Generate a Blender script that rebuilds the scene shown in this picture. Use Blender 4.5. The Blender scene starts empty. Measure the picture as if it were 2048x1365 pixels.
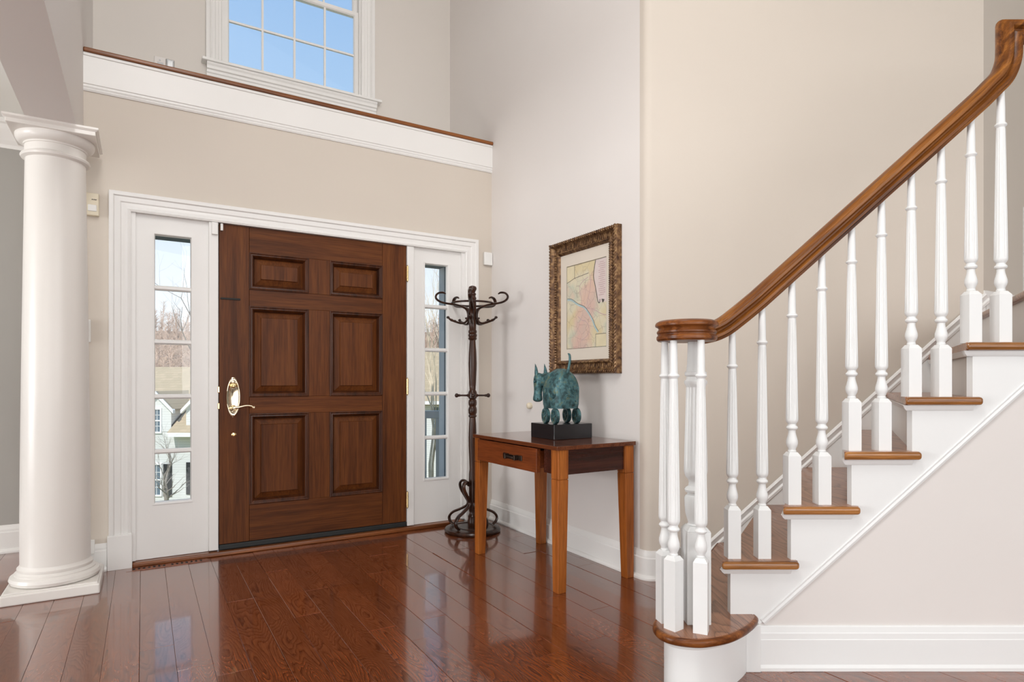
import bpy, math, random
from mathutils import Vector, Matrix, noise

# ------------------------------------------------------------------ scene set-up
SC = bpy.context.scene
COL = SC.collection
random.seed(7)

CAM_H = 1.05
cam = bpy.data.cameras.new('camera')
cam.sensor_width = 36.0
cam.lens = 36.0 * 1220.0 / 2048.0
cam.shift_x = 0.0
cam.shift_y = 82.5 / 2048.0
cam.clip_start = 0.05
cam.clip_end = 400
co = bpy.data.objects.new('camera', cam)
COL.objects.link(co)
co.location = (0, 0, CAM_H)
co.rotation_euler = (math.radians(90), 0, 0)
SC.camera = co

vs = SC.view_settings
vs.view_transform = 'Standard'
vs.look = 'None'
vs.exposure = 0.0
vs.gamma = 1.0
vs.use_curve_mapping = False

# sky: an elevation gradient, white at the horizon and blue above
W = bpy.data.worlds.new('sky')
SC.world = W
W.use_nodes = True
wn = W.node_tree.nodes
wl = W.node_tree.links
wn.clear()
w_out = wn.new('ShaderNodeOutputWorld')
w_bg = wn.new('ShaderNodeBackground')
w_tc = wn.new('ShaderNodeTexCoord')
w_sep = wn.new('ShaderNodeSeparateXYZ')
w_rmp = wn.new('ShaderNodeValToRGB')
wl.new(w_tc.outputs['Generated'], w_sep.inputs[0])
wl.new(w_sep.outputs['Z'], w_rmp.inputs['Fac'])
cr = w_rmp.color_ramp
cr.elements[0].position = 0.0
cr.elements[0].color = (1.12, 1.14, 1.16, 1)
cr.elements[1].position = 0.62
cr.elements[1].color = (0.30, 0.53, 0.90, 1)
for pos, c in ((0.15, (0.95, 1.03, 1.12, 1)), (0.30, (0.72, 0.89, 1.08, 1)), (0.41, (0.44, 0.66, 0.96, 1)), (0.50, (0.38, 0.60, 0.93, 1))):
    e = cr.elements.new(pos)
    e.color = c
wl.new(w_rmp.outputs['Color'], w_bg.inputs['Color'])
w_bg.inputs['Strength'].default_value = 1.0
wl.new(w_bg.outputs[0], w_out.inputs[0])


def light(name, kind, loc, rot=(0, 0, 0), energy=100, color=(1, 1, 1), size=1.0, size_y=None):
    l = bpy.data.lights.new(name, kind)
    l.energy = energy
    l.color = color
    if kind == 'AREA':
        l.shape = 'RECTANGLE' if size_y else 'SQUARE'
        l.size = size
        if size_y:
            l.size_y = size_y
    o = bpy.data.objects.new(name, l)
    o.location = loc
    o.rotation_euler = rot
    COL.objects.link(o)
    return o


def aim(o, target):
    d = Vector(target) - o.location
    o.rotation_euler = d.to_track_quat('-Z', 'Y').to_euler()


sun = light('sun', 'SUN', (-10, -20, 30), energy=4.0, color=(1.0, 0.95, 0.87))
aim(sun, (-10 + 1.2, -20 + 7.5, 30 - 8.0))
sun.data.angle = math.radians(0.6)

# assumed light from the room on the left, and added fills with no visible source
L_rear = light('rear_fill_light', 'AREA', (0.8, -3.6, 1.75), energy=150, color=(0.97, 0.985, 1.0), size=6.5, size_y=3.3)  # added main fill behind the camera; the rear wall has no window
aim(L_rear, (0.8, 3.0, 1.5))
L_left = light('left_room_assumed_light', 'AREA', (-7.5, -1.3, 1.25), energy=305, color=(0.96, 0.98, 1.0), size=3.4, size_y=2.1)  # assumed unseen source, inferred from shadows falling right; the left room has no window
aim(L_left, (1.0, 3.2, 1.25))
L_top = light('upper_fill_light', 'AREA', (0.2, 0.6, 5.3), energy=14, color=(1.0, 0.98, 0.95), size=3.6, size_y=3.0)  # added overhead fill below the closed ceiling
L_ul = light('upper_left_fill_light', 'AREA', (-0.72, 0.55, 3.9), energy=115, color=(1.0, 0.99, 0.98), size=1.8, size_y=1.6)  # added fill brightening the picture wall; no window is built here
aim(L_ul, (-0.1, 4.3, 2.9))
L_right = light('right_fill_light', 'AREA', (4.0, -2.6, 2.2), energy=95, color=(0.98, 0.985, 1.0), size=3.0, size_y=2.8)  # added fill from the right for the entry and left walls
aim(L_right, (-2.0, 3.2, 2.2))
L_lroom = light('left_room_up_fill', 'AREA', (-3.6, 1.0, 0.9), rot=(math.pi, 0, 0), energy=30, color=(1.0, 0.97, 0.93), size=0.5)  # added uplight for header underside and left ceiling; no lamp stands there

# ------------------------------------------------------------------ helpers
# the foyer is turned against the camera: p runs along the entry wall, q away through it, origin in the room corner
ANG = math.radians(31.1806)
CX, CY = -0.15742, 4.68429
UX, UY = math.cos(ANG), math.sin(ANG)


def fw(p, q, z=0.0):
    return (CX + p * UX - q * UY, CY + p * UY + q * UX, z)


class MB:
    """collects polygons"""

    def __init__(self):
        self.v = []
        self.f = []

    def add(self, verts, faces, M=None):
        n = len(self.v)
        for v in verts:
            v = Vector(v)
            if M is not None:
                v = M @ v
            self.v.append(tuple(v))
        for f in faces:
            self.f.append([i + n for i in f])
        return self

    def box(self, x0, x1, y0, y1, z0, z1, M=None):
        vs_ = [(x0, y0, z0), (x1, y0, z0), (x1, y1, z0), (x0, y1, z0), (x0, y0, z1), (x1, y0, z1), (x1, y1, z1), (x0, y1, z1)]
        return self.add(vs_, [(3, 2, 1, 0), (4, 5, 6, 7), (0, 1, 5, 4), (1, 2, 6, 5), (2, 3, 7, 6), (3, 0, 4, 7)], M)

    def frustum(self, b, z0, t, z1, M=None):
        """b, t = (x0,x1,y0,y1)"""
        vs_ = [(b[0], b[2], z0), (b[1], b[2], z0), (b[1], b[3], z0), (b[0], b[3], z0), (t[0], t[2], z1), (t[1], t[2], z1), (t[1], t[3], z1), (t[0], t[3], z1)]
        return self.add(vs_, [(3, 2, 1, 0), (4, 5, 6, 7), (0, 1, 5, 4), (1, 2, 6, 5), (2, 3, 7, 6), (3, 0, 4, 7)], M)

    def prism(self, poly, z0, z1, M=None):
        """poly counter-clockwise in xy"""
        n = len(poly)
        vs_ = [(x, y, z0) for x, y in poly] + [(x, y, z1) for x, y in poly]
        fs = [tuple(range(n - 1, -1, -1)), tuple(range(n, 2 * n))]
        fs += [(i, (i + 1) % n, n + (i + 1) % n, n + i) for i in range(n)]
        return self.add(vs_, fs, M)

    def lathe(self, prof, seg=24, M=None, flute=None, cap=True):
        """prof: list of (r, z); flute: function (index, angle) -> radius factor"""
        vs_ = []
        for k, (r, z) in enumerate(prof):
            for i in range(seg):
                a = 2 * math.pi * i / seg
                rr = r * (flute(k, i) if flute else 1.0)
                vs_.append((rr * math.cos(a), rr * math.sin(a), z))
        fs = []
        for k in range(len(prof) - 1):
            for i in range(seg):
                j = (i + 1) % seg
                fs.append((k * seg + i, k * seg + j, (k + 1) * seg + j, (k + 1) * seg + i))
        if cap:
            fs.append(tuple(range(seg - 1, -1, -1)))
            n = (len(prof) - 1) * seg
            fs.append(tuple(range(n, n + seg)))
        return self.add(vs_, fs, M)

    def tube(self, pts, rads, seg=8, M=None, flat=1.0, side=None):
        """round (or flattened) tube along pts; with side given it is the fixed width direction"""
        pts = [Vector(p) for p in pts]
        n = len(pts)
        if not isinstance(rads, (list, tuple)):
            rads = [rads] * n
        vs_ = []
        prev = None
        for i, p in enumerate(pts):
            t = (pts[min(i + 1, n - 1)] - pts[max(i - 1, 0)])
            if t.length < 1e-9:
                t = Vector((0, 0, 1))
            t.normalize()
            if side is not None:
                s = Vector(side)
                s = (s - t * s.dot(t))
                s.normalize()
            else:
                if prev is None:
                    ref = Vector((0, 0, 1)) if abs(t.z) < 0.9 else Vector((1, 0, 0))
                    s = t.cross(ref)
                else:
                    s = prev - t * prev.dot(t)
                s.normalize()
                prev = s
            b = t.cross(s)
            for k in range(seg):
                a = 2 * math.pi * k / seg
                vs_.append(tuple(p + s * (math.cos(a) * rads[i]) + b * (math.sin(a) * rads[i] * flat)))
        fs = []
        for i in range(n - 1):
            for k in range(seg):
                j = (k + 1) % seg
                fs.append((i * seg + k, i * seg + j, (i + 1) * seg + j, (i + 1) * seg + k))
        fs.append(tuple(range(seg - 1, -1, -1)))
        fs.append(tuple(range((n - 1) * seg, n * seg)))
        return self.add(vs_, fs, M)

    def sweep(self, path, prof, mp, closed=False):
        """path in a plane (a,b); prof = list of (offset to the left, height c); mp(a,b,c) -> xyz"""
        n = len(path)
        m = len(prof)
        vs_ = []
        for i in range(n):
            a, b = path[i]
            def seg(i0, i1):
                dx, dy = path[i1][0] - path[i0][0], path[i1][1] - path[i0][1]
                l = math.hypot(dx, dy)
                return (-dy / l, dx / l)
            n1 = seg(i - 1, i) if (i > 0 or closed) else None
            n2 = seg(i, (i + 1) % n) if (i < n - 1 or closed) else None
            if n1 is None:
                mt = n2
            elif n2 is None:
                mt = n1
            else:
                k = 1 + n1[0] * n2[0] + n1[1] * n2[1]
                mt = ((n1[0] + n2[0]) / k, (n1[1] + n2[1]) / k)
            for o, c in prof:
                vs_.append(mp(a + mt[0] * o, b + mt[1] * o, c))
        fs = []
        for i in range(n if closed else n - 1):
            i2 = (i + 1) % n
            for k in range(m):
                k2 = (k + 1) % m
                fs.append((i * m + k, i2 * m + k, i2 * m + k2, i * m + k2))
        if not closed:
            fs.append(tuple(range(m - 1, -1, -1)))
            fs.append(tuple(range((n - 1) * m, n * m)))
        return self.add(vs_, fs)

    def mesh(self, name, mat=None, smooth=None):
        me = bpy.data.meshes.new(name)
        me.from_pydata(self.v, [], self.f)
        me.validate()
        me.update()
        import bmesh
        bm = bmesh.new()
        bm.from_mesh(me)
        bmesh.ops.recalc_face_normals(bm, faces=bm.faces)
        bm.to_mesh(me)
        bm.free()
        if smooth is not None:
            me.shade_smooth()
            me.set_sharp_from_angle(angle=math.radians(smooth))
        if mat is not None:
            me.materials.append(mat)
        return me

    def build(self, name, mat, parent=None, loc=(0, 0, 0), rotz=0.0, bevel=0.0, smooth=None, segs=2):
        me = self.mesh(name, mat, smooth)
        o = bpy.data.objects.new(name, me)
        COL.objects.link(o)
        if parent is not None:
            o.parent = parent
        o.location = loc
        o.rotation_euler = (0, 0, rotz)
        if bevel:
            b = o.modifiers.new('bevel', 'BEVEL')
            b.width = bevel
            b.segments = segs
            b.limit_method = 'ANGLE'
            b.angle_limit = math.radians(40)
        return o


F0 = dict(loc=(CX, CY, 0), rotz=ANG)          # placement of an object drawn in foyer coordinates


def empty(name, loc=(0, 0, 0), rotz=0.0):
    o = bpy.data.objects.new(name, None)
    COL.objects.link(o)
    o.location = loc
    o.rotation_euler = (0, 0, rotz)
    o.empty_display_size = 0.1
    return o


def tag(o, label=None, cat=None, group=None, kind=None):
    if label:
        o['label'] = label
    if cat:
        o['category'] = cat
    if group:
        o['group'] = group
    if kind:
        o['kind'] = kind
    return o


def struct(o, label=None, cat=None):
    return tag(o, label, cat, kind='structure')


def clone(src, parent, name=None):
    o = src.copy()
    if name:
        o.name = name
    COL.objects.link(o)
    o.parent = parent
    return o


def part(name, mesh, parent, loc=(0, 0, 0), rot=(0, 0, 0), scale=(1, 1, 1)):
    o = bpy.data.objects.new(name, mesh)
    COL.objects.link(o)
    o.parent = parent
    o.location = loc
    o.rotation_euler = rot
    o.scale = scale
    return o


def catmull(pts, n=8):
    pts = [Vector(p) for p in pts]
    out = []
    P = [pts[0] * 2 - pts[1]] + pts + [pts[-1] * 2 - pts[-2]]
    for i in range(1, len(P) - 2):
        p0, p1, p2, p3 = P[i - 1:i + 3]
        for k in range(n):
            t = k / n
            out.append(0.5 * ((2 * p1) + (p2 - p0) * t + (2 * p0 - 5 * p1 + 4 * p2 - p3) * t * t + (3 * p1 - p0 - 3 * p2 + p3) * t ** 3))
    out.append(pts[-1].copy())
    return out


# ------------------------------------------------------------------ materials
def new_mat(name):
    m = bpy.data.materials.new(name)
    m.use_nodes = True
    nt = m.node_tree
    b = nt.nodes['Principled BSDF']
    return m, nt, b


def N(nt, kind, **kw):
    n = nt.nodes.new(kind)
    for k, v in kw.items():
        if k.startswith('i_'):
            n.inputs[k[2:].replace('_', ' ')].default_value = v
        else:
            setattr(n, k, v)
    return n


def L(nt, a, b):
    nt.links.new(a, b)


def ramp(nt, stops, interp='LINEAR'):
    r = N(nt, 'ShaderNodeValToRGB')
    c = r.color_ramp
    c.interpolation = interp
    c.elements[0].position, c.elements[0].color = stops[0][0], (*stops[0][1], 1)
    c.elements[1].position, c.elements[1].color = stops[-1][0], (*stops[-1][1], 1)
    for p, col in stops[1:-1]:
        e = c.elements.new(p)
        e.color = (*col, 1)
    return r


def vmul(nt, src, vec):
    m = N(nt, 'ShaderNodeVectorMath', operation='MULTIPLY')
    L(nt, src, m.inputs[0])
    m.inputs[1].default_value = vec
    return m.outputs[0]


def math_node(nt, op, a, b=None, clamp=False):
    m = N(nt, 'ShaderNodeMath', operation=op, use_clamp=clamp)
    for i, x in enumerate((a, b)):
        if x is None:
            continue
        if isinstance(x, (int, float)):
            m.inputs[i].default_value = x
        else:
            L(nt, x, m.inputs[i])
    return m.outputs[0]


def mixc(nt, fac, a, b, mode='MIX'):
    m = N(nt, 'ShaderNodeMix', data_type='RGBA', blend_type=mode)
    if isinstance(fac, (int, float)):
        m.inputs['Factor'].default_value = fac
    else:
        L(nt, fac, m.inputs['Factor'])
    for i, x in ((6, a), (7, b)):
        if isinstance(x, (tuple, list)):
            m.inputs[i].default_value = (*x[:3], 1)
        else:
            L(nt, x, m.inputs[i])
    return m.outputs[2]


def bump(nt, b, height, strength=0.2, dist=0.01):
    n = N(nt, 'ShaderNodeBump')
    n.inputs['Strength'].default_value = strength
    n.inputs['Distance'].default_value = dist
    L(nt, height, n.inputs['Height'])
    L(nt, n.outputs['Normal'], b.inputs['Normal'])


def obj_coord(nt, rnd=True):
    tc = N(nt, 'ShaderNodeTexCoord')
    if not rnd:
        return tc.outputs['Object']
    oi = N(nt, 'ShaderNodeObjectInfo')
    sc = N(nt, 'ShaderNodeVectorMath', operation='SCALE')
    cm = N(nt, 'ShaderNodeCombineXYZ')
    for i in range(3):
        cm.inputs[i].default_value = (13.0, 29.0, 17.0)[i]
    L(nt, cm.outputs[0], sc.inputs[0])
    L(nt, oi.outputs['Random'], sc.inputs['Scale'])
    ad = N(nt, 'ShaderNodeVectorMath', operation='ADD')
    L(nt, tc.outputs['Object'], ad.inputs[0])
    L(nt, sc.outputs[0], ad.inputs[1])
    return ad.outputs[0]


def paint(name, col, rough=0.5, var=0.03, scale=3.0, bumpy=0.0, spec=0.4):
    m, nt, b = new_mat(name)
    c = obj_coord(nt, False)
    n = N(nt, 'ShaderNodeTexNoise', i_Scale=scale, i_Detail=3.0)
    L(nt, c, n.inputs['Vector'])
    lo = tuple(x * (1 - var) for x in col)
    hi = tuple(min(1, x * (1 + var)) for x in col)
    r = ramp(nt, [(0.3, lo), (0.7, hi)])
    L(nt, n.outputs['Fac'], r.inputs['Fac'])
    L(nt, r.outputs['Color'], b.inputs['Base Color'])
    b.inputs['Roughness'].default_value = rough
    b.inputs['Specular IOR Level'].default_value = spec
    if bumpy:
        n2 = N(nt, 'ShaderNodeTexNoise', i_Scale=220.0, i_Detail=2.0)
        L(nt, c, n2.inputs['Vector'])
        bump(nt, b, n2.outputs['Fac'], bumpy, 0.002)
    return m


def wood(name, dark, mid, light_, axis='Z', rough=0.3, coat=0.3, freq=1.0, contour=0.0, var=0.25, spec=0.3, tilt=0.0):
    """stained timber with the grain running along axis of the object"""
    m, nt, b = new_mat(name)
    c = obj_coord(nt)
    if tilt:
        mpn = N(nt, 'ShaderNodeMapping')
        mpn.inputs['Rotation'].default_value = (0, math.radians(tilt), 0)
        L(nt, c, mpn.inputs['Vector'])
        c = mpn.outputs['Vector']
    s_long, s_cross = 1.1 * freq, 22.0 * freq
    vec = {'X': (s_long, s_cross, s_cross), 'Y': (s_cross, s_long, s_cross), 'Z': (s_cross, s_cross, s_long)}[axis]
    n1 = N(nt, 'ShaderNodeTexNoise', i_Scale=1.0, i_Detail=4.0, i_Roughness=0.6, i_Distortion=0.6)
    L(nt, vmul(nt, c, vec), n1.inputs['Vector'])
    vec2 = tuple(x * 7 for x in vec)
    n2 = N(nt, 'ShaderNodeTexNoise', i_Scale=1.0, i_Detail=2.0, i_Roughness=0.6)
    L(nt, vmul(nt, c, vec2), n2.inputs['Vector'])
    r = ramp(nt, [(0.28, dark), (0.5, mid), (0.74, light_)])
    L(nt, n1.outputs['Fac'], r.inputs['Fac'])
    r2 = ramp(nt, [(0.33, (0.62, 0.6, 0.58)), (0.6, (1.0, 1.0, 1.0))])
    L(nt, n2.outputs['Fac'], r2.inputs['Fac'])
    col = mixc(nt, 0.8, r.outputs['Color'], r2.outputs['Color'], 'MULTIPLY')
    # each board has its own tone
    oi = N(nt, 'ShaderNodeObjectInfo')
    tone = math_node(nt, 'ADD', math_node(nt, 'MULTIPLY', oi.outputs['Random'], var), 1 - var / 2)
    hv = N(nt, 'ShaderNodeHueSaturation')
    L(nt, tone, hv.inputs['Value'])
    L(nt, col, hv.inputs['Color'])
    L(nt, hv.outputs['Color'], b.inputs['Base Color'])
    b.inputs['Roughness'].default_value = rough
    b.inputs['Coat Weight'].default_value = coat
    b.inputs['Coat Roughness'].default_value = 0.15
    b.inputs['Specular IOR Level'].default_value = spec
    bump(nt, b, n2.outputs['Fac'], 0.08, 0.002)
    return m


def oak_floor(name, dark, mid, light_, rough=0.2, axis='Y', lines=13.0, coat=0.25, scl=1.0):
    """oak with cathedral figure: dark contour lines of a stretched noise field"""
    m, nt, b = new_mat(name)
    c = obj_coord(nt)
    along, across = 1.7 * scl, 10.0 * scl
    vec = {'Y': (across, along, across), 'X': (along, across, across)}[axis]
    n1 = N(nt, 'ShaderNodeTexNoise', i_Scale=1.0, i_Detail=1.2, i_Roughness=0.4, i_Distortion=0.25)
    L(nt, vmul(nt, c, vec), n1.inputs['Vector'])
    n3 = N(nt, 'ShaderNodeTexNoise', i_Scale=1.0, i_Detail=2.0)
    L(nt, vmul(nt, c, tuple(x * 9 for x in vec)), n3.inputs['Vector'])
    h = math_node(nt, 'ADD', n1.outputs['Fac'], math_node(nt, 'MULTIPLY', n3.outputs['Fac'], 0.035))
    fr = math_node(nt, 'FRACT', math_node(nt, 'MULTIPLY', h, lines))
    r = ramp(nt, [(0.0, dark), (0.10, tuple(0.6 * a + 0.4 * d for a, d in zip(mid, dark))), (0.26, mid), (0.85, light_), (0.95, mid), (1.0, dark)])
    L(nt, fr, r.inputs['Fac'])
    # fine pores
    pv = {'Y': (260.0, 9.0, 260.0), 'X': (9.0, 260.0, 260.0)}[axis]
    n2 = N(nt, 'ShaderNodeTexNoise', i_Scale=1.0, i_Detail=2.0)
    L(nt, vmul(nt, c, pv), n2.inputs['Vector'])
    r2 = ramp(nt, [(0.35, (0.62, 0.58, 0.55)), (0.58, (1, 1, 1))])
    L(nt, n2.outputs['Fac'], r2.inputs['Fac'])
    col = mixc(nt, 0.75, r.outputs['Color'], r2.outputs['Color'], 'MULTIPLY')
    oi = N(nt, 'ShaderNodeObjectInfo')
    tone = math_node(nt, 'ADD', math_node(nt, 'MULTIPLY', oi.outputs['Random'], 0.34), 0.83)
    hv = N(nt, 'ShaderNodeHueSaturation')
    L(nt, tone, hv.inputs['Value'])
    L(nt, col, hv.inputs['Color'])
    L(nt, hv.outputs['Color'], b.inputs['Base Color'])
    b.inputs['Roughness'].default_value = rough
    b.inputs['Coat Weight'].default_value = coat
    b.inputs['Coat Roughness'].default_value = 0.07
    bump(nt, b, n2.outputs['Fac'], 0.05, 0.001)
    return m


def metal(name, col, rough=0.2, spots=None):
    m, nt, b = new_mat(name)
    c = obj_coord(nt, False)
    n = N(nt, 'ShaderNodeTexNoise', i_Scale=30.0, i_Detail=3.0)
    L(nt, c, n.inputs['Vector'])
    r = ramp(nt, [(0.3, tuple(x * 0.8 for x in col)), (0.7, col)])
    L(nt, n.outputs['Fac'], r.inputs['Fac'])
    L(nt, r.outputs['Color'], b.inputs['Base Color'])
    b.inputs['Metallic'].default_value = 1.0
    b.inputs['Roughness'].default_value = rough
    return m


M = {}
M['wall'] = paint('warm_greige_wall_paint', (0.645, 0.578, 0.503), 0.6, 0.012, 1.5, 0.05, 0.3)
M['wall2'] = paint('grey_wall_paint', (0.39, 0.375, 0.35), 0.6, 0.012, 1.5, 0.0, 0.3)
M['wall_up'] = paint('grey_beige_upper_wall_paint', (0.70, 0.655, 0.605), 0.6, 0.012, 1.5, 0.05, 0.3)
M['wall_pale'] = paint('pale_lit_wall_paint', (0.76, 0.72, 0.69), 0.6, 0.01, 1.5, 0.03, 0.3)  # greige wall paint made paler; the picture wall's light is in the colour
M['white'] = paint('white_satin_trim_paint', (0.83, 0.815, 0.79), 0.35, 0.012, 2.0)
M['white2'] = paint('bright_white_stair_paint', (0.83, 0.835, 0.825), 0.38, 0.01, 2.0)
M['ceiling'] = paint('white_ceiling_paint', (0.82, 0.82, 0.79), 0.7, 0.01)
M['colpaint'] = paint('ivory_column_paint', (0.80, 0.765, 0.72), 0.28, 0.012, 2.0)
M['plank'] = oak_floor('red_stained_oak_plank', (0.062, 0.013, 0.004), (0.205, 0.052, 0.016), (0.265, 0.072, 0.022), 0.22, lines=29.0, coat=0.9)
M['subfloor'] = paint('dark_joint', (0.05, 0.022, 0.012), 0.8)
M['tread'] = oak_floor('brown_stained_oak_tread', (0.17, 0.066, 0.032), (0.36, 0.160, 0.086), (0.44, 0.205, 0.112), 0.28, axis='Y', lines=11, scl=0.8)
M['rail'] = wood('glossy_oak_handrail', (0.045, 0.010, 0.003), (0.185, 0.055, 0.012), (0.36, 0.125, 0.028), 'X', 0.36, 0.12, 1.3, spec=0.2)
M['rail_s'] = wood('glossy_oak_sloping_handrail', (0.050, 0.012, 0.003), (0.235, 0.078, 0.014), (0.47, 0.185, 0.036), 'X', 0.34, 0.12, 1.6, spec=0.2, tilt=42)
M['nosing'] = wood('lit_oak_nosing', (0.14, 0.045, 0.010), (0.36, 0.145, 0.036), (0.52, 0.235, 0.065), 'X', 0.25, 0.4, 1.6)  # brighter copy of the tread oak; light on the nosing is coloured in
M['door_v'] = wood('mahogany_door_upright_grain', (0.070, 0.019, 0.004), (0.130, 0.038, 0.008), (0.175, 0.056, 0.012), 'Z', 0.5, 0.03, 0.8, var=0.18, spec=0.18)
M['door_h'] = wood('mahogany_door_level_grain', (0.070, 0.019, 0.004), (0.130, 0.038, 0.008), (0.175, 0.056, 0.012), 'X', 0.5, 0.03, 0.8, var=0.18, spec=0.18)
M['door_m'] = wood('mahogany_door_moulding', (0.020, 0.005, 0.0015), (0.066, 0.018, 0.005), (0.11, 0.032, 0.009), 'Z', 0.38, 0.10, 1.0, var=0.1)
M['capwood'] = wood('ledge_cap_oak', (0.14, 0.042, 0.010), (0.27, 0.088, 0.020), (0.36, 0.125, 0.030), 'X', 0.35, 0.2, 1.0)
M['threshold'] = wood('oak_threshold', (0.10, 0.030, 0.009), (0.21, 0.068, 0.020), (0.30, 0.105, 0.034), 'X', 0.3, 0.2, 1.2)
M['table'] = wood('cherry_table_leg', (0.22, 0.058, 0.010), (0.40, 0.115, 0.020), (0.52, 0.17, 0.032), 'Z', 0.32, 0.15, 1.0, var=0.12)
M['table_h'] = wood('cherry_table_top', (0.075, 0.020, 0.008), (0.15, 0.042, 0.015), (0.21, 0.062, 0.022), 'Y', 0.14, 0.5, 1.0, var=0.05)
M['apron'] = wood('dark_cherry_apron', (0.028, 0.007, 0.004), (0.055, 0.013, 0.007), (0.075, 0.020, 0.010), 'X', 0.25, 0.35, 1.0, var=0.05)
M['drawer'] = wood('cherry_drawer_front', (0.12, 0.027, 0.007), (0.19, 0.044, 0.011), (0.245, 0.062, 0.015), 'Y', 0.3, 0.15, 1.0, var=0.05)
M['rack'] = wood('espresso_bentwood', (0.010, 0.0035, 0.002), (0.034, 0.0115, 0.0055), (0.075, 0.026, 0.011), 'Z', 0.28, 0.15, 1.2, var=0.1)
M['brass'] = metal('polished_brass', (0.86, 0.66, 0.34), 0.16)
M['brass_pale'] = metal('pale_polished_brass', (0.93, 0.80, 0.58), 0.09)
M['bronze'] = metal('dark_bronze_pull', (0.10, 0.075, 0.06), 0.35)
M['black'] = paint('black_lacquer', (0.012, 0.012, 0.014), 0.25, 0.1, 5, 0, 0.6)
M['rubber'] = paint('black_rubber', (0.016, 0.018, 0.018), 0.5, 0.1, 6)
M['beige'] = paint('beige_plastic', (0.78, 0.70, 0.54), 0.4, 0.02)
M['offwhite'] = paint('white_plastic', (0.84, 0.83, 0.80), 0.35, 0.02)
M['greyplastic'] = paint('grey_plastic', (0.55, 0.55, 0.55), 0.35, 0.02)
M['dark'] = paint('dark_slot', (0.02, 0.018, 0.016), 0.7, 0.05)
M['chrome'] = metal('brushed_steel_cover', (0.42, 0.42, 0.42), 0.3)
M['porch'] = paint('blue_grey_porch_shade', (0.47, 0.52, 0.55), 0.6, 0.05, 4)  # shade of the recessed porch is put into this blue-grey
M['porch_dark'] = paint('dark_slate_porch_paint', (0.06, 0.09, 0.12), 0.6, 0.05, 4)


def glass_mat(name, tint=(0.97, 0.98, 0.98)):
    m = bpy.data.materials.new(name)
    m.use_nodes = True
    nt = m.node_tree
    nt.nodes.clear()
    o = N(nt, 'ShaderNodeOutputMaterial')
    t = N(nt, 'ShaderNodeBsdfTransparent')
    t.inputs[0].default_value = (*tint, 1)
    g = N(nt, 'ShaderNodeBsdfGlossy')
    g.inputs['Roughness'].default_value = 0.01
    fr = N(nt, 'ShaderNodeFresnel', i_IOR=1.35)
    mx = N(nt, 'ShaderNodeMixShader')
    L(nt, fr.outputs[0], mx.inputs[0])
    L(nt, t.outputs[0], mx.inputs[1])
    L(nt, g.outputs[0], mx.inputs[2])
    L(nt, mx.outputs[0], o.inputs['Surface'])
    return m


M['glass'] = glass_mat('window_glass')

# ------------------------------------------------------------------ the room shell
H = 5.45            # height of the two-storey foyer
PL = -2.57          # left side of the foyer (under and over the header)
PH = -2.77          # other face of the header
YS = 2.228          # outer face of the stair string
YB = 3.243          # wall behind the stairs
QN = 0.74           # outer wall (niche and left room)

XE_, YB_ = 2.507, 3.243
fl = MB()
fl.prism([(-9, -5), (7, -5), (7, 7.2), (XE_ + 2.4, YB_ + 1.8), fw(0.3, 0.80)[:2], fw(-8.6, 0.80)[:2]], -0.12, -0.014)
floor = struct(fl.build('floor', M['subfloor']), 'red-brown stained oak plank floor of the foyer', 'floor')

# floor planks run from the entry door towards the camera
PW = 0.118
plank_cache = {}
p0 = -2.57 - PW * 14 + 0.032
rng = random.Random(11)
for k in range(47):
    pa = p0 + k * PW
    pb = pa + PW
    pc = 0.5 * (pa + pb)
    if pa > 1.05:
        break
    qend = 0.0
    if pb < PH + 0.02:
        qend = QN + 0.03
    elif pc > 0.0:
        qend = -1.49 - 0.62 * pc
    q = -3.75 + (-0.9 * rng.random())
    qstop = -3.0 if False else None
    while q < qend - 0.02:
        ln = rng.choice((0.75, 1.0, 1.25, 1.5, 1.8))
        q2 = min(q + ln, qend)
        if qend - q2 < 0.25:
            q2 = qend
        ln = round(q2 - q, 3)
        if ln not in plank_cache:
            mb = MB()
            w, g, c = PW / 2, 0.0004, 0.0008
            mb.add([(-w + g, g, -0.013), (w - g, g, -0.013), (w - g, ln - g, -0.013), (-w + g, ln - g, -0.013),
                    (-w + g, g, -c), (w - g, g, -c), (w - g, ln - g, -c), (-w + g, ln - g, -c),
                    (-w + g + c, g + c, 0), (w - g - c, g + c, 0), (w - g - c, ln - g - c, 0), (-w + g + c, ln - g - c, 0)],
                   [(0, 1, 5, 4), (1, 2, 6, 5), (2, 3, 7, 6), (3, 0, 4, 7), (4, 5, 9, 8), (5, 6, 10, 9), (6, 7, 11, 10), (7, 4, 8, 11), (8, 9, 10, 11)])
            plank_cache[ln] = mb.mesh('plank', M['plank'])
        o = part('plank', plank_cache[ln], floor, fw(pc, q, -0.0002), (rng.gauss(0, 0.0007), rng.gauss(0, 0.0025), ANG))
        q = q2

# entry wall with the opening for door and sidelights
wf = MB()
wf.box(PH, -2.40, 0, QN + 0.12, -0.02, 2.86)
wf.box(-2.40, -2.352, 0, 0.14, -0.02, 2.86)
wf.box(-0.228, 0.0, 0, 0.14, -0.02, 2.86)
wf.box(-2.352, -0.228, 0, 0.14, 2.02, 2.86)
wf.box(-2.40, 0.0, 0.14, QN + 0.12, 2.62, 2.86)
struct(wf.build('wall_front', M['wall'], **F0), 'greige entry wall around the front door', 'wall')

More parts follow.
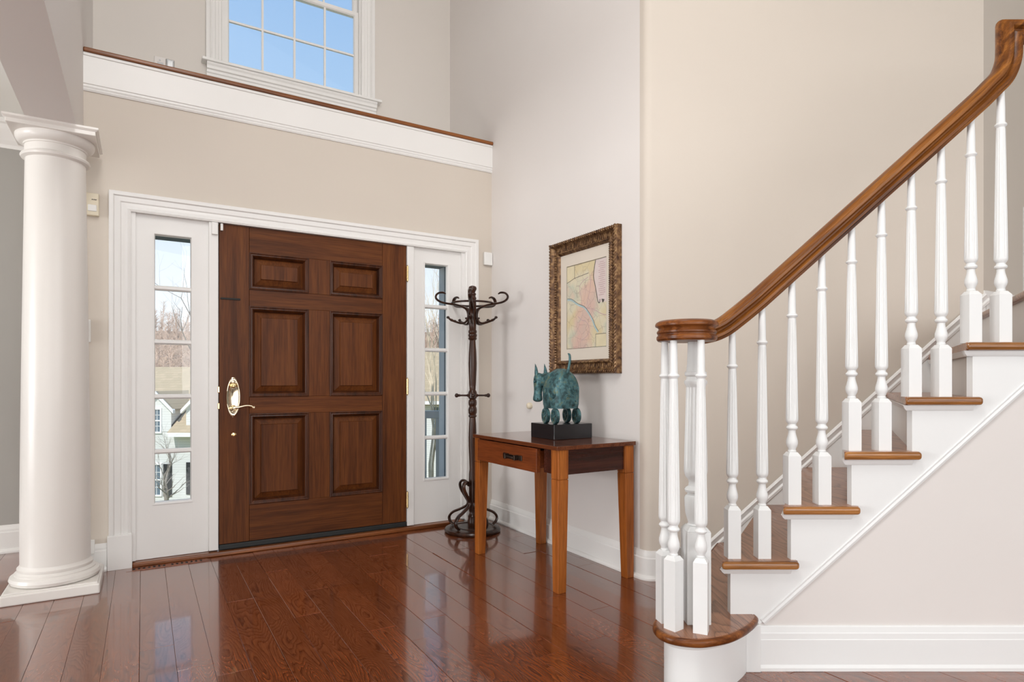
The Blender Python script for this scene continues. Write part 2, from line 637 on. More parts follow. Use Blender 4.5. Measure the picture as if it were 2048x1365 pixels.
wu = MB()
WX0, WX1, WZ0, WZ1 = -1.80, -0.79, 3.325, 4.75
wu.box(PL - 0.2, WX0, QN, QN + 0.12, 2.86, H)
wu.box(WX1, 0.0, QN, QN + 0.12, 2.86, H)
wu.box(WX0, WX1, QN, QN + 0.12, 2.86, WZ0)
wu.box(WX0, WX1, QN, QN + 0.12, WZ1, H)
struct(wu.build('wall_upper', M['wall_up'], **F0), 'grey-beige wall above the plant ledge holding the high window', 'wall')

wl_ = MB()
wl_.box(PH, PL, -7.5, 0.0, 2.315, H)
wl_.box(PH, PL, 0.0, QN + 0.12, 2.86, H)
struct(wl_.build('wall_left', M['wall_pale'], **F0), 'pale header wall carried by the white column', 'wall')

# right wall with the picture, rounded outer corner, wall behind the stairs, wall of the landing
RC = 0.055
cq = (CY - YB) / -UX                    # q where the picture wall meets the stair wall plane
cpt = Vector(fw(0, cq)[:2])
dirA = Vector((UY, -UX))                # along the picture wall towards the camera
tl = RC * math.tan(math.radians(180 - 121.18) / 2)
cen = cpt - dirA * tl + Vector((UX, UY)) * RC
arc = []
_d = (cpt - dirA * tl) - cen
a0 = math.atan2(_d.y, _d.x)
a1 = -math.pi / 2
if a0 > 0:
    a0 -= 2 * math.pi
for i in range(9):
    a = a0 + (a1 - a0) * i / 8
    arc.append((cen.x + RC * math.cos(a), cen.y + RC * math.sin(a)))
ident = lambda a, b, c: (a, b, c)
rect = [(0, -0.02), (0.12, -0.02), (0.12, H), (0, H)]
arc_end = [(arc[-1][0] + 0.03, YB)]
arc_start = [(arc[0][0] - dirA.x * 0.02, arc[0][1] - dirA.y * 0.02)]
pathR = [fw(0, QN + 0.12)[:2]] + arc_start
struct(MB().sweep(pathR, rect, ident).build('wall_right', M['wall_pale'], smooth=30), 'wall holding the framed map, paint paled for the light on it', 'wall')
XE = 2.507
landing = [(XE, YB), (XE + 3.0 * UX, YB + 3.0 * UY)]
struct(MB().sweep(arc_start + arc + landing, rect, ident).build('wall_stair', M['wall'], smooth=30), 'beige wall behind the staircase', 'wall')

# shell out of view
sh = MB()
sh.box(-9, 7, -4.2, -4.0, -0.1, H)
struct(sh.build('wall_rear', M['wall_pale']), 'pale wall behind the camera', 'wall')
sh = MB()
sh.box(6.4, 6.6, -4.2, 7, -0.1, H)
struct(sh.build('wall_far_right', M['wall_pale']), 'pale wall beyond the stairs', 'wall')
sh = MB()
sh.box(-8.2, -8.0, -4.2, 1.0, -0.1, H)
struct(sh.build('wall_far_left', M['wall_pale']), 'pale far wall of the room on the left', 'wall')
roofpoly = [(-8.2, -4.2), (6.6, -4.2), (6.6, 7.4), (XE + 2.2, YB + 2.0)] + [fw(0.12, QN + 0.12)[:2], fw(-8.5, QN + 0.12)[:2]]
ce = MB().prism(roofpoly, H, H + 0.15)
struct(ce.build('ceiling', M['ceiling']), 'white ceiling high over the foyer', 'ceiling')
ce = MB().box(-8.5, PH, -7.5, QN + 0.12, 2.64, 2.74)
struct(ce.build('ceiling_left', M['ceiling'], **F0), 'white ceiling of the room behind the column', 'ceiling')
wr = MB().box(-8.5, PH, QN, QN + 0.12, -0.05, H)
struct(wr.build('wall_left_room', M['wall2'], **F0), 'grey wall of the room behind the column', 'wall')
cm = MB().sweep([(-8.0, QN), (PH, QN)], [(0, 2.49), (-0.012, 2.49), (-0.018, 2.51), (-0.04, 2.53), (-0.085, 2.585), (-0.10, 2.61), (-0.12, 2.615), (-0.12, 2.64), (0, 2.64)], ident)
struct(cm.build('trim_3', M['white'], **F0), 'white crown moulding of the room behind the column', 'trim')

# baseboards
BASE = [(0, 0), (-0.030, 0), (-0.030, 0.010), (-0.024, 0.020), (-0.016, 0.024), (-0.016, 0.112), (-0.011, 0.118), (-0.011, 0.128), (-0.006, 0.142), (-0.004, 0.152), (0, 0.152)]
struct(MB().sweep([fw(0, 0.0)[:2]] + arc + arc_end, BASE, ident).build('baseboard_right', M['white'], smooth=25), 'white baseboard under the framed map', 'baseboard')
struct(MB().sweep(arc_end + [(1.04, YB)], BASE, ident).build('baseboard_back', M['white'], smooth=25), 'white baseboard at the foot of the stair wall', 'baseboard')
struct(MB().sweep([(-8.0, QN), (PH, QN)], [(o * 1.1, z * 1.12) for o, z in BASE], ident).build('baseboard_left', M['white'], **F0), 'white baseboard of the room behind the column', 'baseboard')
struct(MB().sweep([(PL, 0.0), (-2.462, 0.0)], BASE, ident).build('baseboard_front', M['white'], **F0), 'short white baseboard between column and door casing', 'baseboard')

# ------------------------------------------------------------------ ledge over the door
led = empty('trim_1', (CX, CY, 0), ANG)
struct(led, 'white fascia with wooden cap along the plant ledge', 'ledge')
MB().sweep([(PL, 0), (0, 0)], [(0.0, 2.655), (-0.006, 2.655), (-0.011, 2.664), (-0.006, 2.672), (-0.011, 2.680), (-0.011, 2.690), (-0.016, 2.694), (-0.016, 2.858), (0.0, 2.858)], ident).build('fascia', M['white'], led, smooth=20)
MB().box(PL, 0, -0.022, 0.0, 2.845, 2.862).build('bed_mould', M['white'], led, bevel=0.003)
MB().box(PL, -0.001, -0.034, 0.13, 2.862, 2.886).build('cap', M['capwood'], led, bevel=0.007, segs=3)
MB().box(PL, 0, 0.13, QN, 2.858, 2.872).build('ledge_floor', M['white'], led)

# ------------------------------------------------------------------ casing round the entry
cas = empty('trim_2', (CX, CY, 0), ANG)
struct(cas, 'white moulded casing around the front door and sidelights', 'casing')
CI0, CI1, CIZ = -2.348, -0.231, 2.018
CP = [(0, 0), (0, 0.018), (0.010, 0.022), (0.016, 0.013), (0.030, 0.016), (0.046, 0.013), (0.052, 0.019), (0.078, 0.021), (0.084, 0.030), (0.103, 0.032), (0.105, 0.028), (0.105, 0)]
dm = lambda a, b, c: (a, -c, b)
MB().sweep([(CI0, 0.19), (CI0, CIZ), (CI1, CIZ), (CI1, 0.0)], CP, dm).build('casing', M['white'], cas, smooth=20)
MB().box(-2.460, -2.342, -0.037, 0, 0, 0.192).build('plinth_block', M['white'], cas, bevel=0.003)
MB().box(CI0, -2.326, -0.004, 0.10, 0.03, CIZ).build('jamb', M['white'], cas)
MB().box(-0.256, CI1, -0.004, 0.10, 0.03, CIZ).build('jamb', M['white'], cas)
MB().box(-1.951, -1.899, -0.006, 0.10, 0.032, CIZ).build('mullion', M['white'], cas, bevel=0.003)
MB().box(-0.687, -0.636, -0.006, 0.10, 0.030, CIZ).build('mullion', M['white'], cas, bevel=0.003)
MB().box(-2.345, -0.25, -0.002, 0.14, CIZ, CIZ + 0.004).build('head_jamb', M['white'], cas)
MB().box(-2.342, -0.25, -0.036, 0.14, 0.0, 0.026).build('threshold', M['threshold'], cas, bevel=0.007, segs=3)


# ------------------------------------------------------------------ sidelights
def sidelight(name, pa, pb, ga, gb, label):
    t = empty(name, (CX, CY, 0), ANG)
    struct(t, label, 'window')
    z0, z1 = 0.028, CIZ
    gz0, gz1 = 0.342, 1.917
    y0, y1 = 0.016, 0.056
    for a, b in ((pa, ga), (gb, pb)):
        MB().box(a, b, y0, y1, z0, z1).build('stile', M['white'], t)
    MB().box(ga, gb, y0 + 0.0015, y1, z0, gz0).build('bottom_panel', M['white'], t)
    MB().box(ga, gb, y0, y1, gz1, z1).build('top_rail', M['white'], t)
    bead = [(0, -y0 + 0.0), (0.009, -y0 + 0.0), (0.011, -y0 + 0.004), (0.004, -y0 + 0.006), (0, -y0 - 0.012)]
    bd = MB().sweep([(ga, gz0), (gb, gz0), (gb, gz1), (ga, gz1)], [(-0.004, -y0), (-0.004, -y0 + 0.005), (0.004, -y0 + 0.004), (0.009, -y0 - 0.012), (0.009, -y0 - 0.034), (-0.004, -y0 - 0.034)], dm, closed=True)
    bd.build('glazing_bead', M['white'], t)
    zs = [gz0] + [0.645, 0.966, 1.286, 1.602] + [gz1]
    for z in zs[1:-1]:
        mb = MB()
        mb.add([(ga, y0 + 0.002, z - 0.006), (ga, y0 + 0.002, z + 0.006), (ga, y0 + 0.012, z + 0.014), (ga, y1 - 0.006, z + 0.014), (ga, y1 - 0.006, z - 0.014), (ga, y0 + 0.012, z - 0.014),
                (gb, y0 + 0.002, z - 0.006), (gb, y0 + 0.002, z + 0.006), (gb, y0 + 0.012, z + 0.014), (gb, y1 - 0.006, z + 0.014), (gb, y1 - 0.006, z - 0.014), (gb, y0 + 0.012, z - 0.014)],
               [(0, 1, 7, 6), (1, 2, 8, 7), (2, 3, 9, 8), (3, 4, 10, 9), (4, 5, 11, 10), (5, 0, 6, 11), (0, 5, 4, 3, 2, 1), (6, 7, 8, 9, 10, 11)])
        mb.build('muntin', M['white'], t)
    for i in range(5):
        MB().box(ga + 0.004, gb - 0.004, 0.038, 0.041, zs[i] + 0.005, zs[i + 1] - 0.005).build('pane', M['glass'], t)
    # dark exterior frame edge
    MB().sweep([(ga, gz0), (gb, gz0), (gb, gz1), (ga, gz1)], [(-0.02, -0.058), (0.004, -0.058), (0.004, -0.085), (-0.02, -0.085)], dm, closed=True).build('outer_frame', M['porch_dark'], t)
    return t


sidelight('window_1', -2.326, -1.951, -2.238, -2.038, 'white five-pane sidelight left of the front door')
sidelight('window_2', -0.636, -0.256, -0.549, -0.355, 'white five-pane sidelight behind the coat rack')

# ------------------------------------------------------------------ high window
w3 = empty('window_3', (CX, CY, 0), ANG)
struct(w3, 'white double-hung window high above the plant ledge', 'window')
wdm = lambda a, b, c: (a, QN - c, b)
C3 = [(0, 0), (0, 0.016), (0.006, 0.018), (0.010, 0.012), (0.026, 0.016), (0.030, 0.012), (0.046, 0.016), (0.050, 0.012), (0.068, 0.016), (0.074, 0.012), (0.086, 0.026), (0.108, 0.028), (0.112, 0)]
MB().sweep([(WX0, 3.325), (WX0, WZ1), (WX1, WZ1), (WX1, 3.325)], C3, wdm).build('casing', M['white'], w3, smooth=20)
MB().box(-1.938, -0.637, QN - 0.075, QN + 0.03, 3.310, 3.330).build('stool', M['white'], w3, bevel=0.005)
MB().sweep([(-1.905, QN), (-0.672, QN)], [(0, 3.212), (-0.020, 3.212), (-0.026, 3.228), (-0.026, 3.240), (-0.034, 3.246), (-0.036, 3.262), (-0.048, 3.268), (-0.052, 3.286), (-0.060, 3.298), (-0.060, 3.310), (0, 3.310)], ident).build('apron', M['white'], w3, smooth=20)
# jambs and the two sashes
MB().sweep([(WX0, WZ0), (WX1, WZ0), (WX1, WZ1), (WX0, WZ1)], [(0, -0.002), (0.012, -0.002), (0.012, -0.118), (0, -0.118)], wdm, closed=True).build('jamb', M['white'], w3)


def sash(z0, z1, yo, rows):
    a, b = WX0 + 0.012, WX1 - 0.012
    s = MB().sweep([(a, z0), (b, z0), (b, z1), (a, z1)], [(0, -yo), (0.026, -yo), (0.034, -yo - 0.010), (0.034, -yo - 0.03), (0, -yo - 0.03)], wdm, closed=True).build('sash', M['white'], w3)
    ga, gb, gz0, gz1 = a + 0.034, b - 0.034, z0 + 0.034, z1 - 0.034
    xs = [ga + (gb - ga) * i / 4 for i in range(5)]
    zz = [gz0 + (gz1 - gz0) * i / rows for i in range(rows + 1)]
    for x in xs[1:-1]:
        MB().box(x - 0.007, x + 0.007, QN + yo + 0.006, QN + yo + 0.026, gz0, gz1).build('muntin', M['white'], s)
    for z in zz[1:-1]:
        MB().box(ga, gb, QN + yo + 0.007, QN + yo + 0.025, z - 0.007, z + 0.007).build('muntin', M['white'], s)
    for i in range(4):
        for j in range(rows):
            MB().box(xs[i] + 0.001, xs[i + 1] - 0.001, QN + yo + 0.014, QN + yo + 0.017, zz[j] + 0.001, zz[j + 1] - 0.001).build('pane', M['glass'], s)


sash(3.337, 4.035, 0.030, 2)
sash(4.015, 4.738, 0.064, 2)
MB().box(-1.312, -1.294, QN + 0.016, QN + 0.034, 3.334, 3.352).build('sash_lift', M['bronze'], w3)

# ------------------------------------------------------------------ front door
DP0, DP1, DZ0, DZ1 = -1.894, -0.691, 0.062, 2.016
door = empty('door_1', (CX, CY, 0), ANG)
struct(door, 'dark mahogany six-panel front door with brass handle', 'door')
DY0, DY1 = 0.004, 0.052
A0, A1, B0, B1 = -1.724, -1.365, -1.228, -0.867
rows = [(0.288, 0.852), (0.959, 1.524), (1.629, 1.858)]
g = 0.0006
MB().box(DP0, A0 - g, DY0, DY1, DZ0, DZ1).build('stile', M['door_v'], door, bevel=0.0012, segs=1)
MB().box(B1 + g, DP1, DY0, DY1, DZ0, DZ1).build('stile', M['door_v'], door, bevel=0.0012, segs=1)
for z0, z1 in ((DZ0, 0.288), (0.852, 0.959), (1.524, 1.629), (1.858, DZ1)):
    MB().box(A0 + g, B1 - g, DY0, DY1, z0, z1).build('rail', M['door_h'], door, bevel=0.0012, segs=1)
for z0, z1 in rows:
    MB().box(A1 + g, B0 - g, DY0, DY1, z0 + g, z1 - g).build('mullion', M['door_v'], door, bevel=0.0012, segs=1)
PM = [(-0.001, -DY0 - 0.0), (-0.001, -DY0 + 0.007), (0.004, -DY0 + 0.009), (0.010, -DY0 + 0.005), (0.016, -DY0 + 0.006), (0.022, -DY0 + 0.001), (0.031, -DY0 - 0.016), (0.033, -DY0 - 0.024), (0.036, -DY0 - 0.027), (-0.001, -DY0 - 0.027)]
for z0, z1 in rows:
    for a, b in ((A0, A1), (B0, B1)):
        mb = MB()
        i, j = 0.030, 0.070
        mb.add([(a + i, DY0 + 0.026, z0 + i), (b - i, DY0 + 0.026, z0 + i), (b - i, DY0 + 0.026, z1 - i), (a + i, DY0 + 0.026, z1 - i),
                (a + j, DY0 + 0.003, z0 + j), (b - j, DY0 + 0.003, z0 + j), (b - j, DY0 + 0.003, z1 - j), (a + j, DY0 + 0.003, z1 - j),
                (a + j - 0.003, DY0 + 0.010, z0 + j - 0.003), (b - j + 0.003, DY0 + 0.010, z0 + j - 0.003), (b - j + 0.003, DY0 + 0.010, z1 - j + 0.003), (a + j - 0.003, DY0 + 0.010, z1 - j + 0.003)],
               [(0, 1, 9, 8), (1, 2, 10, 9), (2, 3, 11, 10), (3, 0, 8, 11), (8, 9, 5, 4), (9, 10, 6, 5), (10, 11, 7, 6), (11, 8, 4, 7), (4, 5, 6, 7)])
        pn = mb.build('panel', M['door_v'], door)
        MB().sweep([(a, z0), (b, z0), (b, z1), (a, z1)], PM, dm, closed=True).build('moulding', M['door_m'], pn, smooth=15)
MB().box(DP0, DP1, DY0 - 0.010, DY1, 0.029, 0.060).build('door_sweep', M['rubber'], door, bevel=0.004)
# handle set
hy = DY0 - 0.001
hs = empty('handle_set', (-1.816, hy, 0.958))
hs.parent = door
rotx = Matrix.Rotation(math.radians(90), 4, 'X')
ell = Matrix.Diagonal((0.040, 0.123, 1, 1))
MB().lathe([(1.0, 0.0), (1.0, 0.003), (0.93, 0.007), (0.84, 0.0065), (0.80, 0.0045), (0.02, 0.0060)], 40, rotx @ ell).build('escutcheon', M['brass_pale'], hs, smooth=60)
MB().lathe([(0.0125, 0.004), (0.0125, 0.012), (0.008, 0.016), (0.008, 0.026), (0.011, 0.030), (0.006, 0.034)], 16, Matrix.Translation((0, 0, 0.067)) @ rotx).build('thumb_turn', M['brass'], hs, smooth=50)
MB().lathe([(0.011, 0.004), (0.011, 0.008), (0.005, 0.010)], 16, Matrix.Translation((0, 0, 0.095)) @ rotx).build('keyhole_cover', M['brass_pale'], hs, smooth=50)
for zz in (0.113, -0.113):
    MB().lathe([(0.003, 0.004), (0.003, 0.0085), (0.001, 0.009)], 8, Matrix.Translation((0, 0, zz)) @ rotx).build('screw', M['dark'], hs)
lev = MB()
lev.lathe([(0.015, 0.004), (0.015, 0.010), (0.009, 0.015), (0.009, 0.044), (0.011, 0.050), (0.007, 0.055)], 16, Matrix.Translation((0, 0, -0.063)) @ rotx)
lp = catmull([(0, -0.048, -0.063), (0.03, -0.050, -0.060), (0.065, -0.050, -0.052), (0.095, -0.050, -0.054), (0.112, -0.050, -0.066)], 5)
lr = [0.0085 - 0.003 * min(1, i / 12) + (0.006 if i > len(lp) - 4 else 0) for i in range(len(lp))]
lev.tube(lp, lr, 10)
lev.build('lever', M['brass_pale'], hs, smooth=50)
MB().lathe([(1.0, 0.0), (1.0, 0.003), (0.55, 0.005), (0.5, 0.003), (0.1, 0.0035)], 24, Matrix.Translation((-1.812, hy, 0.728)) @ rotx @ Matrix.Diagonal((0.0145, 0.0115, 1, 1))).build('lower_bolt_plate', M['brass'], door, smooth=50)
MB().box(-1.887, -1.775, hy - 0.004, hy + 0.002, 1.555, 1.567).build('door_guard_slot', M['dark'], door, bevel=0.002)
for z0, z1 in ((1.767, 1.873), (0.965, 1.075), (0.163, 0.273)):
    hb = MB()
    for i in range(5):
        a = z0 + (z1 - z0) * i / 5
        hb.lathe([(0.0078, a + 0.0008), (0.0078, a + (z1 - z0) / 5 - 0.0008)], 12, Matrix.Translation((-0.688, -0.010, 0)))
    hb.lathe([(0.002, z1), (0.005, z1 + 0.003), (0.001, z1 + 0.008)], 10, Matrix.Translation((-0.688, -0.010, 0)))
    hb.lathe([(0.001, z0 - 0.008), (0.005, z0 - 0.003), (0.002, z0)], 10, Matrix.Translation((-0.688, -0.010, 0)))
    hb.build('hinge', M['brass'], door, smooth=40)
for z in (1.005, 0.905):
    MB().box(-1.903, -1.892, -0.008, 0.004, z - 0.018, z + 0.018).build('strike_plate', M['brass'], door, bevel=0.002)

# alarm contacts of the door
o = MB().box(-0.0075, 0.0075, -0.013, 0.0, -0.022, 0.022).build('door_contact', M['offwhite'], loc=fw(-1.880, DY0, 1.994), rotz=ANG, bevel=0.003)
tag(o, 'tiny white alarm contact on the top corner of the brown door', 'sensor')
o = MB().box(-0.017, 0.017, -0.018, 0.0, -0.037, 0.037).build('door_contact', M['white'], loc=fw(-1.920, -0.006, 1.978), rotz=ANG, bevel=0.003)
tag(o, 'small white alarm contact box on the white frame beside the door', 'sensor')

# ------------------------------------------------------------------ column
cb = fw(-2.668, -0.240)
colm = tag(empty('column', cb, ANG), 'white round classical column on a square plinth', 'column')
MB().box(-0.195, 0.195, -0.195, 0.195, 0, 0.050).build('plinth', M['colpaint'], colm, bevel=0.007)
MB().box(-0.186, 0.186, -0.186, 0.186, 0.048, 0.058).build('plinth_step', M['colpaint'], colm, bevel=0.004)
MB().lathe([(0.150, 0.056), (0.172, 0.057), (0.184, 0.064), (0.189, 0.078), (0.184, 0.092), (0.172, 0.100), (0.168, 0.101), (0.168, 0.107), (0.160, 0.111), (0.154, 0.118), (0.157, 0.124), (0.157, 0.132), (0.150, 0.138), (0.145, 0.150)], 64).build('base', M['colpaint'], colm, smooth=35)
sp = []
for i in range(25):
    t = i / 24
    r = 0.1455 if t < 0.12 else 0.1455 - 0.0205 * ((t - 0.12) / 0.88) ** 1.25
    sp.append((r, 0.145 + t * (2.166 - 0.145)))
MB().lathe(sp, 64).build('shaft', M['colpaint'], colm, smooth=40)
MB().lathe([(0.124, 2.160), (0.130, 2.163), (0.141, 2.168), (0.145, 2.176), (0.141, 2.184), (0.133, 2.188), (0.127, 2.191), (0.127, 2.226), (0.132, 2.228), (0.132, 2.235)] + [(0.137 + 0.028 * math.sin(math.radians(a)), 2.237 + 0.036 * (1 - math.cos(math.radians(a)))) for a in range(0, 91, 15)] + [(0.165, 2.277), (0.158, 2.279)], 64).build('capital', M['colpaint'], colm, smooth=35)
MB().box(-0.176, 0.176, -0.176, 0.176, 2.277, 2.300).build('abacus', M['colpaint'], colm, bevel=0.003)
MB().frustum((-0.178, 0.178, -0.178, 0.178), 2.297, (-0.188, 0.188, -0.188, 0.188), 2.305).box(-0.188, 0.188, -0.188, 0.188, 2.305, 2.3148).build('abacus_cap', M['colpaint'], colm)

# ------------------------------------------------------------------ things on the entry wall
t = tag(empty('motion_detector', fw(-2.530, 0.0, 1.967), ANG), 'beige motion detector high on the wall beside the column', 'detector')
MB().frustum((-0.033, 0.033, -0.032, 0.0), 0.0, (-0.033, 0.033, -0.038, 0.0), 0.122).build('housing', M['beige'], t, bevel=0.005)
MB().box(-0.018, 0.022, -0.038, -0.03, 0.022, 0.058).build('lens', M['offwhite'], t, bevel=0.003)
for i in range(3):
    MB().box(0.0 + i * 0.008, 0.005 + i * 0.008, -0.039, -0.033, 0.084, 0.088).build('indicator', M['dark'], t)
t = tag(empty('wall_switch', fw(-2.572, 0.0, 1.270), ANG), 'white wall switch plate peeping out behind the column', 'switch')
MB().box(-0.036, 0.036, -0.018, 0.0, 0.0, 0.125).build('plate', M['offwhite'], t, bevel=0.004)
MB().box(-0.028, 0.022, -0.026, -0.015, 0.015, 0.11).build('rocker', M['greyplastic'], t, bevel=0.003)
t = tag(empty('power_outlet', fw(-2.558, -0.002, 0.104), ANG), 'white power outlet low on the wall beside the column base', 'outlet')
MB().box(-0.040, 0.040, -0.024, 0.0, 0.0, 0.076).build('plate', M['offwhite'], t, bevel=0.003)
for z in (0.020, 0.034, 0.048):
    MB().box(0.003, 0.009, -0.026, -0.02, z, z + 0.009).build('slot', M['dark'], t)
o = MB().box(-0.036, 0.036, -0.026, 0.0, 0.0, 0.098).build('motion_sensor', M['offwhite'], loc=fw(-0.039, 0.0, 1.942), rotz=ANG, bevel=0.006, segs=3)
tag(o, 'small white sensor box on the wall above the coat rack', 'sensor')
t = tag(empty('ledge_outlet', fw(-2.19, QN, 3.165), ANG), 'grey outlet plate on the wall above the ledge, left of the high window', 'outlet')
MB().box(-0.034, 0.034, -0.008, 0.0, 0.0, 0.115).build('plate', M['wall_pale'], t, bevel=0.003)
MB().box(-0.014, 0.020, -0.012, -0.006, 0.05, 0.078).build('socket', M['greyplastic'], t, bevel=0.002)
MB().box(-0.006, 0.004, -0.010, -0.006, 0.088, 0.096).build('screw', M['greyplastic'], t)
t = tag(empty('ledge_switch', fw(-2.129, QN, 3.166), ANG), 'steel cover plate with a mirror-like insert above the ledge', 'cover plate')
MB().box(-0.025, 0.025, -0.010, 0.0, 0.0, 0.112).build('plate', M['chrome'], t, bevel=0.006, segs=3)
MB().box(-0.018, 0.018, -0.014, -0.008, 0.010, 0.103).build('insert', M['chrome'], t, bevel=0.004)
o = MB().lathe([(0.019, 0), (0.019, 0.004), (0.022, 0.008), (0.022, 0.022), (0.017, 0.028), (0.004, 0.030)], 24, Matrix.Rotation(math.radians(-90), 4, 'Y')).build('wall_bumper', M['beige'], loc=fw(0, -0.557, 0.888), rotz=ANG, smooth=50)
tag(o, 'round cream wall bumper low behind the horse sculpture', 'bumper')

# floor register
t = tag(empty('floor_vent', fw(-2.165, -0.062, 0.0), ANG), 'wooden flush floor vent with a row of slots below the left sidelight', 'vent')
MB().box(-0.205, 0.205, -0.046, 0.022, 0.0, 0.0022).build('frame', M['plank'], t, bevel=0.001)
for i in range(14):
    x = -0.168 + i * 0.0245 + (0.016 if i >= 7 else 0)
    MB().box(x - 0.0055, x + 0.0055, -0.026, 0.004, 0.0016, 0.0028).build('slot', M['dark'], t)

# ------------------------------------------------------------------ staircase
SK = 0.547          # the risers run askew: x shift per metre of depth
RUN, RISE = 0.2212, 0.1985
YN = YS - 0.030     # nosing line on the open side


def tz(n):
    return 0.004 + RISE * n


def xr(n):
    return 1.019 + RUN * (n - 3)


stair = tag(empty('staircase', (0.8, YS, 0)), 'white open-string staircase with brown oak treads', 'staircase')
SO = Vector((-0.8, -YS, 0))


def st(mb, name, mat, par=stair, **kw):
    mb.v = [tuple(Vector(v) + SO) for v in mb.v] if par is stair else mb.v
    return mb.build(name, mat, par, **kw)


# outline of the first, rounded tread
near = [(0.535, 2.215), (0.512, 2.170), (0.500, 2.125), (0.506, 2.075), (0.535, 2.036), (0.585, 2.015), (0.640, 2.014), (0.7236, 2.046), (0.790, 2.096), (0.840, 2.148), (0.874, 2.192)]
curve = [(v.x, v.y) for v in catmull([(x, y, 0) for x, y in near], 5)]
curve += [(0.884, 2.212), (0.884, 2.226)]
FX = 0.535 + SK * (YB - 2.215)
out1 = curve + [(0.90, YS + 0.004), (0.905 + SK * (YB - YS), YB - 0.002), (FX, YB - 0.002)]
st(MB().prism(out1, tz(1) - 0.030, tz(1)), 'tread', M['tread'], bevel=0.010, segs=4)
# nosing of the first tread: a darker rounded edge following the curve
nosep = [(FX, YB - 0.002)] + curve
NP = [(0.006, tz(1) - 0.029), (-0.003, tz(1) - 0.0285), (-0.007, tz(1) - 0.024), (-0.009, tz(1) - 0.016), (-0.008, tz(1) - 0.008), (-0.004, tz(1) - 0.003), (0.002, tz(1) - 0.0012), (0.006, tz(1) - 0.002)]
st(MB().sweep(nosep, NP, ident), 'nosing', M['rail'], smooth=50)
# first riser, wrapped round the curve
rp = [(FX + 0.035, YB)] + curve[:-1]
RP = [(0.030, 0.0), (0.042, 0.0), (0.042, tz(1) - 0.03), (0.030, tz(1) - 0.03)]
st(MB().sweep(rp, RP, ident), 'riser', M['white2'], smooth=35)
st(MB().sweep(rp, [(0.030, tz(1) - 0.05), (0.024, tz(1) - 0.048), (0.018, tz(1) - 0.036), (0.014, tz(1) - 0.030), (0.030, tz(1) - 0.030)], ident), 'scotia', M['white2'], smooth=35)
LAST = 7
for n in range(2, LAST + 1):
    z = tz(n)
    x0 = xr(n) - 0.043
    if n < LAST:
        x1 = x0 + 0.283
        xin = xr(n + 1) + 0.012
        yy = YN + 0.016
        x0 += SK * 0.016
        poly = [(x0, yy), (x1, yy), (x1, YS + 0.001), (xin, YS + 0.001), (xin + SK * (YB - YS), YB - 0.002), (x0 + SK * (YB - yy), YB - 0.002)]
    else:
        poly = [(x0, YN), (2.9, YN), (2.9, YB + 0.20), (XE + 0.02, YB - 0.002), (x0 + SK * (YB - YN), YB - 0.002)]
    if n == LAST:
        lo = MB().prism(poly, z - 0.029, z).build('floor_landing', M['tread'], bevel=0.012, segs=4)
        struct(lo, 'brown oak landing at the top of the visible steps', 'floor')
    else:
        st(MB().prism(poly, z - 0.029, z), 'tread', M['tread'], bevel=0.010 if n < LAST else 0.012, segs=4)
    x0 = xr(n) - 0.043
    if n < LAST:
        # return nosing along the open end, its light painted in as honey
        rn = MB()
        rn.prism([(x0 - 0.001, YN - 0.002), (x0 + 0.284, YN - 0.002), (x0 + 0.284, YN + 0.026), (x0 + 0.014, YN + 0.026)], z - 0.0295, z + 0.0004)
        st(rn, 'nosing', M['nosing'], bevel=0.012, segs=4)
        # scotia under the nosing
        st(MB().sweep([(x0 + 0.262, YS), (x0 + 0.026, YS), (x0 + 0.026 + SK * (YB - YS), YB)][::-1], [(0.0, z - 0.05), (-0.004, z - 0.05), (-0.010, z - 0.042), (-0.013, z - 0.034), (-0.016, z - 0.030), (0.0, z - 0.030)], ident), 'scotia', M['white2'], smooth=30)
    rz0 = tz(n - 1) - 0.002
    xa = xr(n)
    rpoly = [(xa + SK * 0.002, YS + 0.002), (xa + 0.018, YS + 0.002), (xa + 0.018 + SK * (YB - YS), YB), (xa + SK * (YB - YS), YB)]
    st(MB().prism(rpoly, rz0, z - 0.029), 'riser', M['white2'])
# string: stepped board on the open side, bounded below by a sloping moulding
zl = lambda x: 0.1826 + 0.9 * (x - 0.924)
poly = []
xs0 = xr(2)
poly.append((xs0, tz(1) - 0.001))
for n in range(2, LAST):
    poly += [(xr(n), tz(n) - 0.030), (xr(n + 1), tz(n) - 0.030)]
poly += [(xr(LAST), tz(LAST) - 0.030), (2.9, tz(LAST) - 0.030), (2.9, tz(LAST) - 0.12)]
xe = 0.924 + (tz(LAST) - 0.12 - 0.1826) / 0.9
poly += [(xe, tz(LAST) - 0.12), (0.924, 0.1826), (0.886, 0.150), (0.886, tz(1) - 0.001)]
toXZ = Matrix(((1, 0, 0, 0), (0, 0, 1, 0), (0, 1, 0, 0), (0, 0, 0, 1)))
st(MB().prism(poly, YS, YS + 0.03, toXZ), 'string', M['white2'])
st(MB().sweep([(0.915, zl(0.915)), (xe + 0.02, zl(xe + 0.02))], [(-0.012, YS + 0.002), (-0.012, YS - 0.002), (-0.004, YS - 0.0045), (0.004, YS - 0.0025), (0.010, YS - 0.004), (0.014, YS + 0.002)], lambda a, b, c: (a, c, b)), 'string_moulding', M['white2'], smooth=20)
